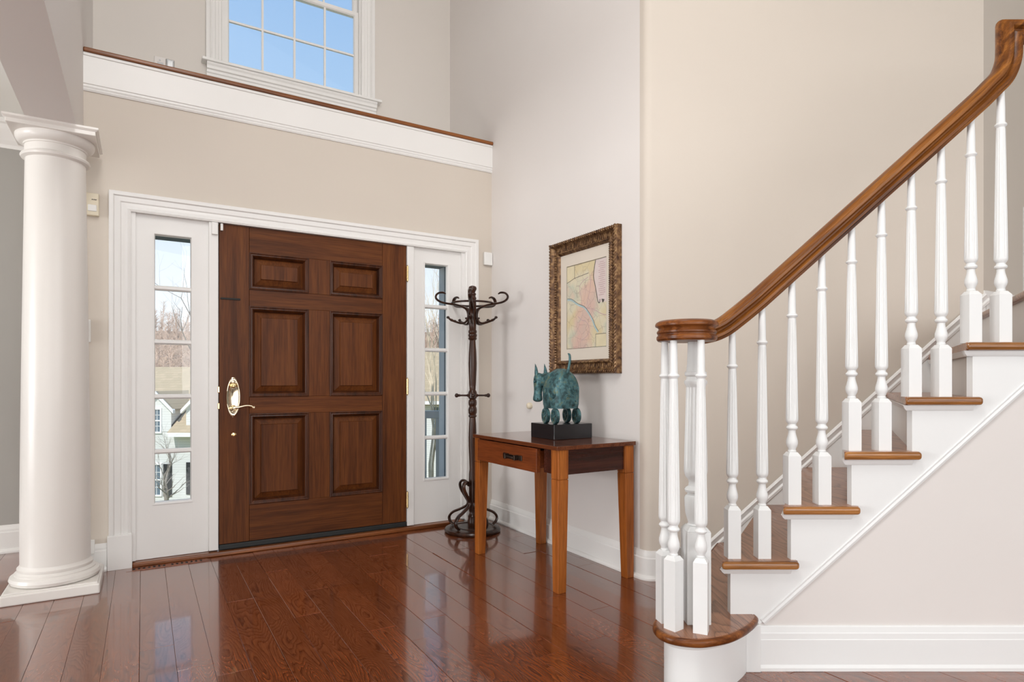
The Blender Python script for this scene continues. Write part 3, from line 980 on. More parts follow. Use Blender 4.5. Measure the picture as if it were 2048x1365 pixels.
# panelled wall under the stairs and its baseboard
up = [(0.89, -0.01), (2.9, -0.01), (2.9, tz(LAST) - 0.1), (xe + 0.03, tz(LAST) - 0.1), (0.89, 0.17)]
wu2 = MB().prism(up, YS + 0.006, YS + 0.10, toXZ)
st(wu2, 'under_stair_panel', M['wall_pale'])
struct(MB().sweep([(0.872, YS + 0.006), (2.9, YS + 0.006)], [(0, 0), (-0.022, 0), (-0.022, 0.012), (-0.018, 0.020), (-0.016, 0.022), (-0.016, 0.112), (-0.0145, 0.115), (-0.0135, 0.134), (-0.011, 0.138), (-0.008, 0.156), (-0.004, 0.160), (0, 0.160)], ident).build('baseboard_under_stair', M['white2'], smooth=20), 'bright white baseboard under the staircase', 'baseboard')
# corner block where first riser meets the baseboard
st(MB().box(0.846, 0.900, YS - 0.024, YS + 0.02, 0.0, tz(1) - 0.031), 'corner_block', M['white2'], bevel=0.003)
# skirting board on the wall side
zs_ = lambda x: 0.648 + 0.9 * (x - 1.548)
sk = [(1.0, 0.0), (1.6, 0.0), (XE, 1.30), (XE, zs_(XE)), (1.0, zs_(1.0))]
st(MB().prism(sk, YB - 0.014, YB, toXZ), 'skirt_board', M['white'])
st(MB().sweep([(0.985, zs_(0.985)), (XE, zs_(XE))], [(-0.046, YB - 0.013), (-0.040, YB - 0.020), (-0.028, YB - 0.022), (-0.020, YB - 0.016), (-0.006, YB - 0.020), (0.004, YB - 0.026), (0.010, YB - 0.022), (0.014, YB - 0.013)], lambda a, b, c: (a, c, b)), 'skirt_moulding', M['white'], smooth=20)
struct(MB().sweep([(XE - 0.0, YB), (XE + 0.02, YB + 0.006), (XE + 2.8 * UX, YB + 2.8 * UY)], [(o, z * 0.95 + tz(LAST)) for o, z in BASE], ident).build('baseboard_landing', M['white'], smooth=25), 'white baseboard on the stair landing', 'baseboard')

# ------------------------------------------------------------------ balustrade
bal = tag(empty('stair_balustrade', (0.66, 2.16, tz(1))), 'oak handrail with white fluted balusters and newel post', 'balustrade')
BO = Vector((0.66, 2.16, tz(1)))
bcache = {}


def baluster_mesh(height, block, w=0.047):
    key = (round(height, 3), round(block, 3))
    if key in bcache:
        return bcache[key]
    mb = MB()
    h = w / 2
    mb.box(-h, h, -h, h, 0.0, block - 0.014)
    mb.frustum((-h, h, -h, h), block - 0.014, (-h * 0.62, h * 0.62, -h * 0.62, h * 0.62), block)
    s = 36
    b = block - 0.002
    top0 = height - 0.125
    prof = [(0.0135, b), (0.0150, b + 0.006), (0.0128, b + 0.010), (0.0138, b + 0.016), (0.0182, b + 0.024), (0.0205, b + 0.034), (0.0200, b + 0.044), (0.0168, b + 0.056), (0.0138, b + 0.068), (0.0124, b + 0.078), (0.0130, b + 0.083),
            (0.0185, b + 0.087), (0.0205, b + 0.092), (0.0185, b + 0.097), (0.0150, b + 0.100), (0.0140, b + 0.106), (0.0175, b + 0.110), (0.0205, b + 0.116), (0.0215, b + 0.122)]
    nf0 = len(prof)
    z0 = b + 0.128
    z1 = top0 - 0.020
    for i in range(7):
        t_ = i / 6
        prof.append((0.0216 - 0.0072 * t_, z0 + (z1 - z0) * t_))
    nf1 = len(prof)
    prof += [(0.0142, top0 - 0.016), (0.0132, top0 - 0.010), (0.0150, top0 - 0.006), (0.0185, top0 - 0.003), (0.0195, top0), (0.0180, top0 + 0.004), (0.0145, top0 + 0.007), (0.0135, top0 + 0.014), (0.0132, top0 + 0.06), (0.0110, height + 0.02)]
    mb.lathe(prof, s, None, lambda k, i: (0.88 if i % 3 == 0 else 1.0) if nf0 <= k < nf1 else 1.0)
    bcache[key] = mb.mesh('baluster', M['white2'], 32)
    return bcache[key]


def add_baluster(x, y, z, height, block, rot=0.0):
    part('baluster', baluster_mesh(height, block), bal, Vector((x, y, z)) - BO, (0, 0, math.radians(rot)))


YR = 2.262


def rail_bottom(x):
    return 1.222 + 0.9 * (x - 0.817)


for k in range(10):
    x = 0.817 + 0.1106 * k
    n = 2 + k // 2
    zt = rail_bottom(x)
    if k == 0:
        zt += 0.012
    if k == 9:
        zt += 0.01
    add_baluster(x, YR, tz(n), round(zt - tz(n), 3), 0.192)
zt1 = 1.197 - tz(1)
for x, y, r in ((0.542, 2.165, 12), (0.556, 2.098, 38), (0.642, 2.072, -24), (0.590, 2.250, 30)):
    add_baluster(x, y, tz(1), zt1, 0.252, r)


def newel(x, y, z, height, block, w, up=0.0):
    t_ = empty('newel_post', Vector((x, y, z)) - BO)
    t_.parent = bal
    h = w / 2
    MB().box(-h, h, -h, h, 0, block - 0.016).frustum((-h, h, -h, h), block - 0.016, (-h * 0.7, h * 0.7, -h * 0.7, h * 0.7), block).build('block', M['white2'], t_, bevel=0.003)
    k = w / 0.085
    b = block - 0.003
    prof = [(0.027, b), (0.031, b + 0.006), (0.026, b + 0.011), (0.029, b + 0.022), (0.036, b + 0.045), (0.0385, b + 0.070), (0.0395, b + 0.100), (0.036, b + 0.108), (0.029, b + 0.112), (0.029, b + 0.118), (0.037, b + 0.123), (0.039, b + 0.130), (0.035, b + 0.137), (0.026, b + 0.142), (0.024, b + 0.155), (0.027, b + 0.166), (0.036, b + 0.176), (0.039, b + 0.186), (0.0405, b + 0.194)]
    a0_ = len(prof)
    z0, z1 = b + 0.202, height - 0.165
    for i in range(7):
        prof.append((0.041 - 0.0075 * i / 6, z0 + (z1 - z0) * i / 6))
    a1_ = len(prof)
    prof += [(0.036, height - 0.158), (0.040, height - 0.150), (0.040, height - 0.143), (0.034, height - 0.138), (0.032, height - 0.128), (0.038, height - 0.122), (0.038, height - 0.112), (0.033, height - 0.108), (0.030, height - 0.085), (0.027, height + up)]
    prof = [(r * k, z_) for r, z_ in prof]
    MB().lathe(prof, 48, None, lambda q_, i: (0.91 if i % 3 == 0 else 1.0) if a0_ <= q_ < a1_ else 1.0).build('turned_shaft', M['white2'], t_, smooth=32)
    return t_


newel(0.652, 2.165, tz(1), zt1, 0.340, 0.084, 0.01)
newel(1.976, YR, tz(LAST), 2.32 - tz(LAST), 0.335, 0.090, 0.02)

# volute cap over the newel
vol = MB().lathe([(0.088, 1.193), (0.098, 1.194), (0.103, 1.200), (0.103, 1.210), (0.099, 1.214), (0.0985, 1.219), (0.102, 1.222), (0.102, 1.228), (0.098, 1.232), (0.096, 1.238), (0.099, 1.242), (0.107, 1.246), (0.108, 1.252), (0.105, 1.259), (0.095, 1.265), (0.06, 1.268), (0.005, 1.2685)], 56, Matrix.Translation((0.615, 2.150, 0)))
vol.v = [tuple(Vector(v) - BO) for v in vol.v]
vol.build('volute', M['rail'], bal, smooth=35)
# handrail: moulded section swept up the flight and over the gooseneck
RS = [(0.020, -0.038), (0.022, -0.029), (0.029, -0.025), (0.030, -0.016), (0.022, -0.011), (0.018, -0.006), (0.019, -0.001), (0.027, 0.003), (0.033, 0.007), (0.034, 0.016), (0.028, 0.020), (0.028, 0.024), (0.025, 0.031), (0.015, 0.036), (0.004, 0.038)]
RS = [(-0.020, -0.038)] + RS + [(-a_, b_) for a_, b_ in RS[:0:-1]]


def rail_sweep(pts, name, mitre=None):
    mb = MB()
    n = len(pts)
    m = len(RS)
    vs_ = []
    for i, p in enumerate(pts):
        t_ = (pts[min(i + 1, n - 1)] - pts[max(i - 1, 0)]).normalized()
        s_ = Vector((0, -1, 0))
        nn = Vector((-t_.z, 0, t_.x)).normalized()
        if i == mitre:
            nn = Vector((-1, 0, 1))
        elif mitre is not None and i > mitre:
            nn = Vector((0, 0, 1))
        elif mitre is not None and i == mitre - 1:
            nn = Vector((-1, 0, 0))
        for a, b in RS:
            vs_.append(tuple(p + s_ * a + nn * b - BO))
    fs = []
    for i in range(n - 1):
        for k in range(m):
            k2 = (k + 1) % m
            fs.append((i * m + k, i * m + k2, (i + 1) * m + k2, (i + 1) * m + k))
    fs += [tuple(range(m - 1, -1, -1)), tuple(range((n - 1) * m, n * m))]
    mb.add(vs_, fs)
    return mb.build(name, M['rail_s'], bal, smooth=30)


rz = lambda x: rail_bottom(x) + 0.051
ctrl = [Vector((0.655, 2.225, 1.230)), Vector((0.715, 2.248, 1.231)), Vector((0.775, 2.258, 1.252)), Vector((0.835, YR, 1.295)), Vector((0.91, YR, rz(0.91)))]
pts = catmull(ctrl, 6) + [Vector((x, YR, rz(x))) for x in (1.1, 1.3, 1.5, 1.65)]
pts += catmull([Vector((1.72, YR, rz(1.72))), Vector((1.775, YR, rz(1.775) + 0.006)), Vector((1.815, YR, 2.185)), Vector((1.838, YR, 2.245)), Vector((1.842, YR, 2.30))], 6)[1:] + [Vector((1.842, YR, 2.351)), Vector((2.6, YR, 2.351))]
rail_sweep(pts, 'handrail', len(pts) - 2)

# ------------------------------------------------------------------ console table
tb = tag(empty('console_table', fw(-0.287, -1.19, 0), ANG + math.radians(0.8)), 'cherry wood console table with one drawer standing by the wall', 'table')
TW, TL, TZ = 0.262, 0.438, 0.732
MB().box(-TW, TW, -TL, TL, TZ - 0.021, TZ).build('tabletop', M['table_h'], tb, bevel=0.002)
lx, ly = 0.220, 0.402
for sx in (-1, 1):
    for sy in (-1, 1):
        mb = MB()
        x, y = sx * lx, sy * ly
        mb.box(x - 0.031, x + 0.031, y - 0.031, y + 0.031, 0.566, TZ - 0.021)
        mb.box(x - 0.0285, x + 0.0285, y - 0.0285, y + 0.0285, 0.562, 0.566)
        # the lower leg tapers on its inner faces
        ox, oy = sx * 0.031, sy * 0.031
        X = sorted((x + ox, x - ox))
        Y_ = sorted((y + oy, y - oy))
        Xb = sorted((x + ox, x - ox + sx * 0.014))
        Yb = sorted((y + oy, y - oy + sy * 0.014))
        mb.frustum((Xb[0], Xb[1], Yb[0], Yb[1]), 0.0, (X[0], X[1], Y_[0], Y_[1]), 0.562)
        mb.build('leg', M['table'], tb, bevel=0.0015)
MB().box(-lx + 0.02, lx - 0.02, -ly - 0.020, -ly - 0.004, 0.585, TZ - 0.021).build('apron', M['apron'], tb)
MB().box(-lx + 0.02, lx - 0.02, ly + 0.004, ly + 0.020, 0.585, TZ - 0.021).build('apron', M['apron'], tb)
MB().box(lx + 0.004, lx + 0.020, -ly + 0.02, ly - 0.02, 0.585, TZ - 0.021).build('apron', M['apron'], tb)
MB().box(-lx - 0.014, -lx + 0.006, -ly + 0.02, -0.285, 0.585, TZ - 0.021).build('apron', M['apron'], tb)
dr = MB().box(-lx - 0.046, -lx - 0.020, -0.262, 0.371, 0.580, TZ - 0.026).box(-lx - 0.02, 0.1, -0.245, 0.35, 0.60, TZ - 0.04).build('drawer', M['drawer'], tb, bevel=0.002)
hx = -lx - 0.046
pl = MB()
pl.box(hx - 0.0035, hx, -0.010, 0.170, 0.652, 0.672)
pl.box(hx - 0.006, hx, -0.016, 0.012, 0.648, 0.676)
pl.box(hx - 0.006, hx, 0.148, 0.176, 0.648, 0.676)
pl.tube([(hx - 0.004, 0.030, 0.662), (hx - 0.018, 0.034, 0.660), (hx - 0.022, 0.05, 0.659), (hx - 0.022, 0.11, 0.659), (hx - 0.018, 0.126, 0.660), (hx - 0.004, 0.130, 0.662)], 0.008, 8)
pl.box(hx - 0.027, hx, 0.024, 0.038, 0.648, 0.676)
pl.box(hx - 0.027, hx, 0.122, 0.136, 0.648, 0.676)
pl.v = [(x, y - 0.112, z - 0.021) for x, y, z in pl.v]
pl.build('pull', M['bronze'], dr, bevel=0.002)

# ------------------------------------------------------------------ horse sculpture
def verdigris():
    m, nt, b = new_mat('verdigris_bronze')
    c = obj_coord(nt, False)
    n = N(nt, 'ShaderNodeTexNoise', i_Scale=28.0, i_Detail=5.0, i_Roughness=0.65)
    L(nt, c, n.inputs['Vector'])
    r = ramp(nt, [(0.30, (0.014, 0.022, 0.020)), (0.43, (0.035, 0.085, 0.090)), (0.54, (0.075, 0.185, 0.205)), (0.64, (0.14, 0.17, 0.10)), (0.76, (0.30, 0.44, 0.45))])
    L(nt, n.outputs['Fac'], r.inputs['Fac'])
    L(nt, r.outputs['Color'], b.inputs['Base Color'])
    b.inputs['Metallic'].default_value = 0.35
    b.inputs['Roughness'].default_value = 0.45
    n2 = N(nt, 'ShaderNodeTexNoise', i_Scale=60.0, i_Detail=4.0)
    L(nt, c, n2.inputs['Vector'])
    bump(nt, b, n2.outputs['Fac'], 0.35, 0.004)
    return m


M['verd'] = verdigris()
hz = TZ
hb0 = fw(-0.233, -1.236, hz)
ho = tag(empty('horse_sculpture', hb0, ANG), 'green bronze wheeled horse sculpture on a black block', 'sculpture')
MB().box(-0.132, 0.132, -0.117, 0.117, 0.0, 0.084).build('base_block', M['black'], ho, bevel=0.003)


def superring(a, b, n_, seg=40):
    out = []
    for i in range(seg):
        t_ = 2 * math.pi * i / seg
        c_, s_ = math.cos(t_), math.sin(t_)
        out.append((a * math.copysign(abs(c_) ** (2 / n_), c_), b * math.copysign(abs(s_) ** (2 / n_), s_)))
    return out


bx, by = -0.012, -0.012
BA, BB = 0.087, 0.094
bodyz0, bodyh = 0.170, 0.226
vs_, fs_ = [], []
rings = 22
for k in range(rings):
    t_ = k / (rings - 1)
    s_ = 1.0 if t_ < 0.40 else max(0.04, (1 - ((t_ - 0.40) / 0.60) ** 2.3)) ** 0.5
    s_ *= 0.985 + 0.03 * math.sin(t_ * 3.0)
    if t_ < 0.06:
        s_ *= 0.97
    z_ = bodyz0 + bodyh * t_
    for x, y in superring(BA * s_, BB * s_, 3.4):
        vs_.append((bx + x, by + y, z_))
for k in range(rings - 1):
    for i in range(40):
        j = (i + 1) % 40
        fs_.append((k * 40 + i, k * 40 + j, (k + 1) * 40 + j, (k + 1) * 40 + i))
fs_ += [tuple(range(39, -1, -1)), tuple(range((rings - 1) * 40, rings * 40))]
body = MB().add(vs_, fs_).build('body', M['verd'], ho, smooth=60)
# raised scroll ornament on the flank and the rump
orn = MB()


def surf_left(y, z):
    t_ = (z - bodyz0) / bodyh
    s_ = 1.0 if t_ < 0.40 else max(0.04, (1 - ((t_ - 0.40) / 0.60) ** 2.3)) ** 0.5
    yy = min(0.98, abs(y) / (BB * s_))
    return BA * s_ * (1 - yy ** 3.4) ** (1 / 3.4)


def surf_rear(x, z):
    t_ = (z - bodyz0) / bodyh
    s_ = 1.0 if t_ < 0.40 else max(0.04, (1 - ((t_ - 0.40) / 0.60) ** 2.3)) ** 0.5
    xx = min(0.98, abs(x) / (BA * s_))
    return BB * s_ * (1 - xx ** 3.4) ** (1 / 3.4)


for cy_, cz_, rs, a_0, a_1 in ((0.0, 0.335, (0.016, 0.024, 0.032, 0.040), 20, 250), (-0.035, 0.255, (0.012, 0.020, 0.028), 160, 380), (0.045, 0.265, (0.012, 0.020), 0, 300)):
    for r_ in rs:
        pp = []
        for i in range(17):
            a = math.radians(a_0 + (a_1 - a_0) * i / 16)
            y, z = cy_ + r_ * math.cos(a), cz_ + r_ * math.sin(a)
            pp.append((bx - surf_left(y, z) * 1.0, by + y, z))
        orn.tube(pp, 0.0034, 6)
for cx_, cz_, rs, a_0, a_1 in ((0.030, 0.285, (0.012, 0.020, 0.028, 0.036), 170, 375), (-0.02, 0.225, (0.014, 0.022), 30, 200), (0.03, 0.205, (0.010,), 0, 360)):
    for r_ in rs:
        pp = []
        for i in range(17):
            a = math.radians(a_0 + (a_1 - a_0) * i / 16)
            x, z = cx_ + r_ * math.cos(a), cz_ + r_ * math.sin(a)
            pp.append((bx + x, by - surf_rear(x, z), z))
        orn.tube(pp, 0.0034, 6)
pp = catmull([(-0.05, 0, 0.35), (-0.035, 0, 0.31), (-0.045, 0, 0.26), (-0.06, 0, 0.22), (-0.05, 0, 0.18)], 5)
orn.tube([(bx + p.x, by - surf_rear(p.x, p.z), p.z) for p in pp], 0.003, 6)
orn.build('scroll_ornament', M['verd'], body, smooth=60)
# neck and head, hanging down over the front left corner
nk = MB()
nk.tube(catmull([(bx - 0.01, by + 0.03, 0.315), (bx - 0.025, by + 0.075, 0.325), (bx - 0.045, by + 0.108, 0.335), (bx - 0.058, by + 0.124, 0.340)], 4), [0.050, 0.052, 0.053, 0.053, 0.052, 0.050, 0.047, 0.044, 0.041, 0.038, 0.034, 0.028, 0.018], 16)
nk.build('neck', M['verd'], ho, smooth=60)
hd = MB()
hp = catmull([(bx - 0.056, by + 0.116, 0.368), (bx - 0.064, by + 0.120, 0.342), (bx - 0.070, by + 0.123, 0.302), (bx - 0.073, by + 0.125, 0.262), (bx - 0.075, by + 0.125, 0.224), (bx - 0.075, by + 0.125, 0.204)], 4)
hr = [0.018, 0.029, 0.035, 0.038, 0.039, 0.039, 0.038, 0.036, 0.0335, 0.031, 0.029, 0.028, 0.027, 0.027, 0.028, 0.030, 0.031, 0.031, 0.029, 0.024, 0.013]
hd.tube(hp, hr, 16, flat=0.85)
hd.build('head', M['verd'], ho, smooth=60)
for s_ in (-1, 1):
    c_ = Vector((bx - 0.083 + 0.024 * s_, by + 0.100 + (0.0 if s_ > 0 else 0.010), 0.322))
    MB().lathe([(0.001, -0.008), (0.006, -0.005), (0.0075, 0.0), (0.006, 0.005), (0.001, 0.008)], 10, Matrix.Translation(c_)).build('eye', M['verd'], ho, smooth=60)
    MB().lathe([(0.001, -0.004), (0.004, 0.0), (0.001, 0.004)], 8, Matrix.Translation((bx - 0.084 + s_ * 0.010, by + 0.0975, 0.222))).build('nostril', M['dark'], ho, smooth=60)
for ex, ey in ((-0.088, 0.122), (-0.036, 0.104)):
    e = MB()
    e.tube([(0, 0, -0.01), (0.001, 0, 0.015), (-0.001, 0, 0.036), (-0.007, 0, 0.064)], [0.011, 0.0145, 0.010, 0.001], 10, flat=0.6)
    e.build('ear', M['verd'], ho, loc=(bx + ex, by + ey, 0.362), smooth=60)
tlm = MB()
tlm.tube(catmull([(bx + 0.010, by - 0.050, 0.355), (bx + 0.012, by - 0.056, 0.39), (bx + 0.020, by - 0.058, 0.43), (bx + 0.022, by - 0.055, 0.470), (bx + 0.012, by - 0.050, 0.482)], 5), [0.010] * 6 + [0.008] * 6 + [0.0072] * 4 + [0.0065, 0.006, 0.005, 0.003, 0.001], 10)
tlm.build('tail', M['verd'], ho, smooth=60)
# wheels
wh = MB()
ry = Matrix.Rotation(math.radians(90), 4, 'Y')
wr_ = 0.0436
wh.lathe([(0.031, -0.010), (wr_ - 0.002, -0.011), (wr_, -0.009), (wr_, 0.009), (wr_ - 0.002, 0.011), (0.031, 0.010), (0.030, 0.004), (0.004, 0.004), (0.004, -0.004), (0.030, -0.004), (0.031, -0.010)], 32, ry, cap=False)
wh.lathe([(0.009, -0.012), (0.011, -0.010), (0.011, 0.010), (0.009, 0.012)], 14, ry)
for i in range(5):
    wh.box(-0.009, 0.009, -0.0028, 0.0028, 0.006, 0.033, Matrix.Rotation(2 * math.pi * i / 5, 4, 'X'))
whm = wh.mesh('wheel', M['verd'], 40)
for x in (-0.080, 0.068):
    for y in (-0.062, 0.030):
        part('wheel', whm, ho, (bx + x, by + y + 0.004, 0.084 + wr_), (0, 0, math.radians(-13)))
# ------------------------------------------------------------------ framed map
def gilt():
    m, nt, b = new_mat('antique_gilt_frame')
    c = obj_coord(nt, False)
    n = N(nt, 'ShaderNodeTexNoise', i_Scale=45.0, i_Detail=4.0)
    L(nt, c, n.inputs['Vector'])
    r = ramp(nt, [(0.30, (0.045, 0.018, 0.008)), (0.5, (0.16, 0.080, 0.034)), (0.70, (0.32, 0.19, 0.085))])
    L(nt, n.outputs['Fac'], r.inputs['Fac'])
    L(nt, r.outputs['Color'], b.inputs['Base Color'])
    b.inputs['Metallic'].default_value = 0.45
    b.inputs['Roughness'].default_value = 0.38
    bump(nt, b, n.outputs['Fac'], 0.3, 0.004)
    return m


def map_print():
    m, nt, b = new_mat('hand_coloured_map_print')
    c = obj_coord(nt, False)
    n1 = N(nt, 'ShaderNodeTexNoise', i_Scale=6.0, i_Detail=2.0)
    L(nt, c, n1.inputs['Vector'])
    base = ramp(nt, [(0.35, (0.66, 0.56, 0.34)), (0.48, (0.68, 0.62, 0.46)), (0.6, (0.55, 0.56, 0.44)), (0.7, (0.66, 0.54, 0.42))])
    L(nt, n1.outputs['Fac'], base.inputs['Fac'])
    # pink county in the middle: distance from a slanted axis, wobbly edge
    sp_ = N(nt, 'ShaderNodeSeparateXYZ')
    n2 = N(nt, 'ShaderNodeTexNoise', i_Scale=14.0, i_Detail=4.0)
    L(nt, c, n2.inputs['Vector'])
    L(nt, c, sp_.inputs[0])
    d1 = math_node(nt, 'ADD', sp_.outputs['Y'], math_node(nt, 'MULTIPLY', sp_.outputs['Z'], 0.28))
    d = math_node(nt, 'ABSOLUTE', math_node(nt, 'ADD', d1, 0.012))
    d = math_node(nt, 'ADD', d, math_node(nt, 'MULTIPLY', math_node(nt, 'SUBTRACT', n2.outputs['Fac'], 0.5), 0.16))
    d = math_node(nt, 'ADD', d, math_node(nt, 'MULTIPLY', math_node(nt, 'MAXIMUM', math_node(nt, 'SUBTRACT', sp_.outputs['Z'], 0.08), 0.0), 0.9))
    rp_ = ramp(nt, [(0.055, (1, 1, 1)), (0.11, (0, 0, 0))])
    L(nt, d, rp_.inputs['Fac'])
    col = mixc(nt, math_node(nt, 'MULTIPLY', rp_.outputs['Color'], 0.62), base.outputs['Color'], (0.66, 0.40, 0.36))
    # faint engraved roads
    vor = N(nt, 'ShaderNodeTexVoronoi', feature='DISTANCE_TO_EDGE', i_Scale=17.0)
    mixv = N(nt, 'ShaderNodeVectorMath', operation='ADD')
    L(nt, c, mixv.inputs[0])
    L(nt, vmul(nt, n2.outputs['Color'], (0.05, 0.05, 0.05)), mixv.inputs[1])
    L(nt, mixv.outputs[0], vor.inputs['Vector'])
    rl = ramp(nt, [(0.0, (1, 1, 1)), (0.035, (0, 0, 0))])
    L(nt, vor.outputs['Distance'], rl.inputs['Fac'])
    col = mixc(nt, math_node(nt, 'MULTIPLY', rl.outputs['Color'], 0.38), col, (0.22, 0.14, 0.12))
    L(nt, col, b.inputs['Base Color'])
    b.inputs['Roughness'].default_value = 0.6
    return m


M['gilt'] = gilt()
M['matboard'] = paint('cream_mat_board', (0.70, 0.63, 0.54), 0.7, 0.02)
M['mapprint'] = map_print()
M['ink'] = paint('faded_black_ink', (0.10, 0.09, 0.08), 0.7, 0.2, 30)
M['river'] = paint('printed_blue_river', (0.42, 0.54, 0.55), 0.7, 0.1, 20)
M['sea'] = paint('printed_pinkish_sea', (0.68, 0.58, 0.55), 0.7, 0.03, 20)
M['text'] = paint('faded_rose_text', (0.52, 0.36, 0.36), 0.7, 0.1, 30)
M['cream'] = paint('cream_cartouche', (0.70, 0.62, 0.42), 0.7, 0.05, 20)

PQ0, PQ1, PZ0, PZ1 = -1.490, -0.840, 1.100, 1.935
PCQ, PCZ = 0.5 * (PQ0 + PQ1), 0.5 * (PZ0 + PZ1)
pw, ph = 0.5 * (PQ1 - PQ0), 0.5 * (PZ1 - PZ0)
pic = tag(empty('framed_map', fw(0, PCQ, PZ0), ANG), 'antique map print in an ornate gilt frame on the pale wall', 'picture')
# local: y along the wall, z up, -x out of the wall; z counted from frame centre via offset ph
fm = lambda a, b, c: (-c, a, b + ph)
FP = [(0, 0.0), (0, 0.030), (0.004, 0.042), (0.012, 0.046), (0.020, 0.042), (0.024, 0.034), (0.030, 0.027), (0.045, 0.020), (0.058, 0.021), (0.063, 0.027), (0.070, 0.031), (0.076, 0.026), (0.082, 0.016), (0.088, 0.010), (0.088, 0.0)]
rectp = [(-pw, -ph), (pw, -ph), (pw, ph), (-pw, ph)]
fr_ = MB().sweep(rectp, FP, fm, closed=True).build('frame', M['gilt'], pic, smooth=25)
# gadroon ribs in the hollow, rope on the outer edge, leaf beads on the sight edge (hundreds of tiny carved pieces)
ga = MB()
ro = MB()


def bead(mb, p, rx, ry_, rz_, rot):
    Mt = Matrix.Translation(p) @ Matrix.Rotation(rot, 4, 'X') @ Matrix.Diagonal((rx, ry_, rz_, 1))
    mb.lathe([(0.3, -0.92), (0.85, -0.5), (1.0, 0.0), (0.85, 0.5), (0.3, 0.92)], 6, Mt)


def along(side, t_):
    """point t_ in 0..1 along a side at inward offset handled by caller"""
    if side == 0:
        return (-pw + 2 * pw * t_, -ph, 0, 1)
    if side == 1:
        return (pw, -ph + 2 * ph * t_, -1, 0)
    if side == 2:
        return (-pw + 2 * pw * t_, ph, 0, -1)
    return (-pw, -ph + 2 * ph * t_, 1, 0)


for side in range(4):
    ln = 2 * (pw if side in (0, 2) else ph)
    ng = int((ln - 0.13) / 0.0165)
    for i in range(ng):
        t_ = (0.065 + (ln - 0.13) * (i + 0.5) / ng) / ln
        a, b, na, nb = along(side, t_)
        a1, b1 = a + na * 0.045, b + nb * 0.045
        rot = math.radians(90) if side in (1, 3) else 0.0
        bead(ga, (-0.0225, a1, b1 + ph), 0.006, 0.0062, 0.022, rot)
    nr = int(ln / 0.019)
    for i in range(nr):
        t_ = (i + 0.5) / nr
        a, b, na, nb = along(side, t_)
        a1, b1 = a + na * 0.012, b + nb * 0.012
        bead(ro, (-0.0455, a1, b1 + ph), 0.0055, 0.0062, 0.0135, math.radians(45 if side in (0, 1) else -45) + (math.radians(90) if side in (1, 3) else 0))
    nr = int((ln - 0.15) / 0.012)
    for i in range(nr):
        t_ = (0.075 + (ln - 0.15) * (i + 0.5) / nr) / ln
        a, b, na, nb = along(side, t_)
        a1, b1 = a + na * 0.070, b + nb * 0.070
        bead(ro, (-0.031, a1, b1 + ph), 0.004, 0.0045, 0.0075, math.radians(40) + (math.radians(90) if side in (1, 3) else 0))
tag(ga.build('gadroon_ribs', M['gilt'], fr_, smooth=60), kind='stuff')
tag(ro.build('rope_edge', M['gilt'], fr_, smooth=60), kind='stuff')
# mat with window, print and glass
mq0, mq1, mz0, mz1 = -1.372 - PCQ, -0.985 - PCQ, 1.255 - PCZ, 1.775 - PCZ
oi_, oz_ = pw - 0.086, ph - 0.086
mt_ = MB()
for a, b, c, d in ((-oi_, oi_, -oz_, mz0), (-oi_, oi_, mz1, oz_), (-oi_, mq0, mz0, mz1), (mq1, oi_, mz0, mz1)):
    mt_.box(-0.0125, -0.009, a, b, c + ph, d + ph)
mt_.build('mat', M['matboard'], pic)
MB().box(-0.008, -0.002, -oi_, oi_, -oz_ + ph, oz_ + ph).build('backing', M['matboard'], pic)
mcy, mcz = 0.5 * (mq0 + mq1), 0.5 * (mz0 + mz1)
sheet = MB().box(-0.0012, 0.0, -(mq1 - mq0) / 2 - 0.003, (mq1 - mq0) / 2 + 0.003, -(mz1 - mz0) / 2 - 0.003, (mz1 - mz0) / 2 + 0.003).build('map_sheet', M['mapprint'], pic, loc=(-0.0082, mcy, mcz + ph))
SW, SH = (mq1 - mq0) / 2, (mz1 - mz0) / 2


def mp2(s, t_):
    """s 0..1 from left to right as seen, t_ 0..1 from the bottom"""
    return (SW - 2 * SW * s, -SH + 2 * SH * t_)


def ribbon(name, pts_, w, mat, lift=0.0016):
    P_ = [Vector((*mp2(*p), 0)) for p in pts_]
    P_ = catmull(P_, 5) if len(P_) > 2 else P_
    vs2, fs2 = [], []
    for i, p in enumerate(P_):
        d = (P_[min(i + 1, len(P_) - 1)] - P_[max(i - 1, 0)]).normalized()
        nn = Vector((-d.y, d.x, 0)) * (w / 2)
        for q_ in (p + nn, p - nn):
            vs2.append((-lift, q_.x, q_.y))
        if i:
            fs2.append((2 * i - 2, 2 * i - 1, 2 * i + 1, 2 * i))
    return MB().add(vs2, fs2).build(name, mat, sheet)


def patch(name, pts_, mat, lift=0.0014):
    P_ = [mp2(*p) for p in pts_]
    return MB().add([(-lift, a, b) for a, b in P_], [tuple(range(len(P_)))]).build(name, mat, sheet)


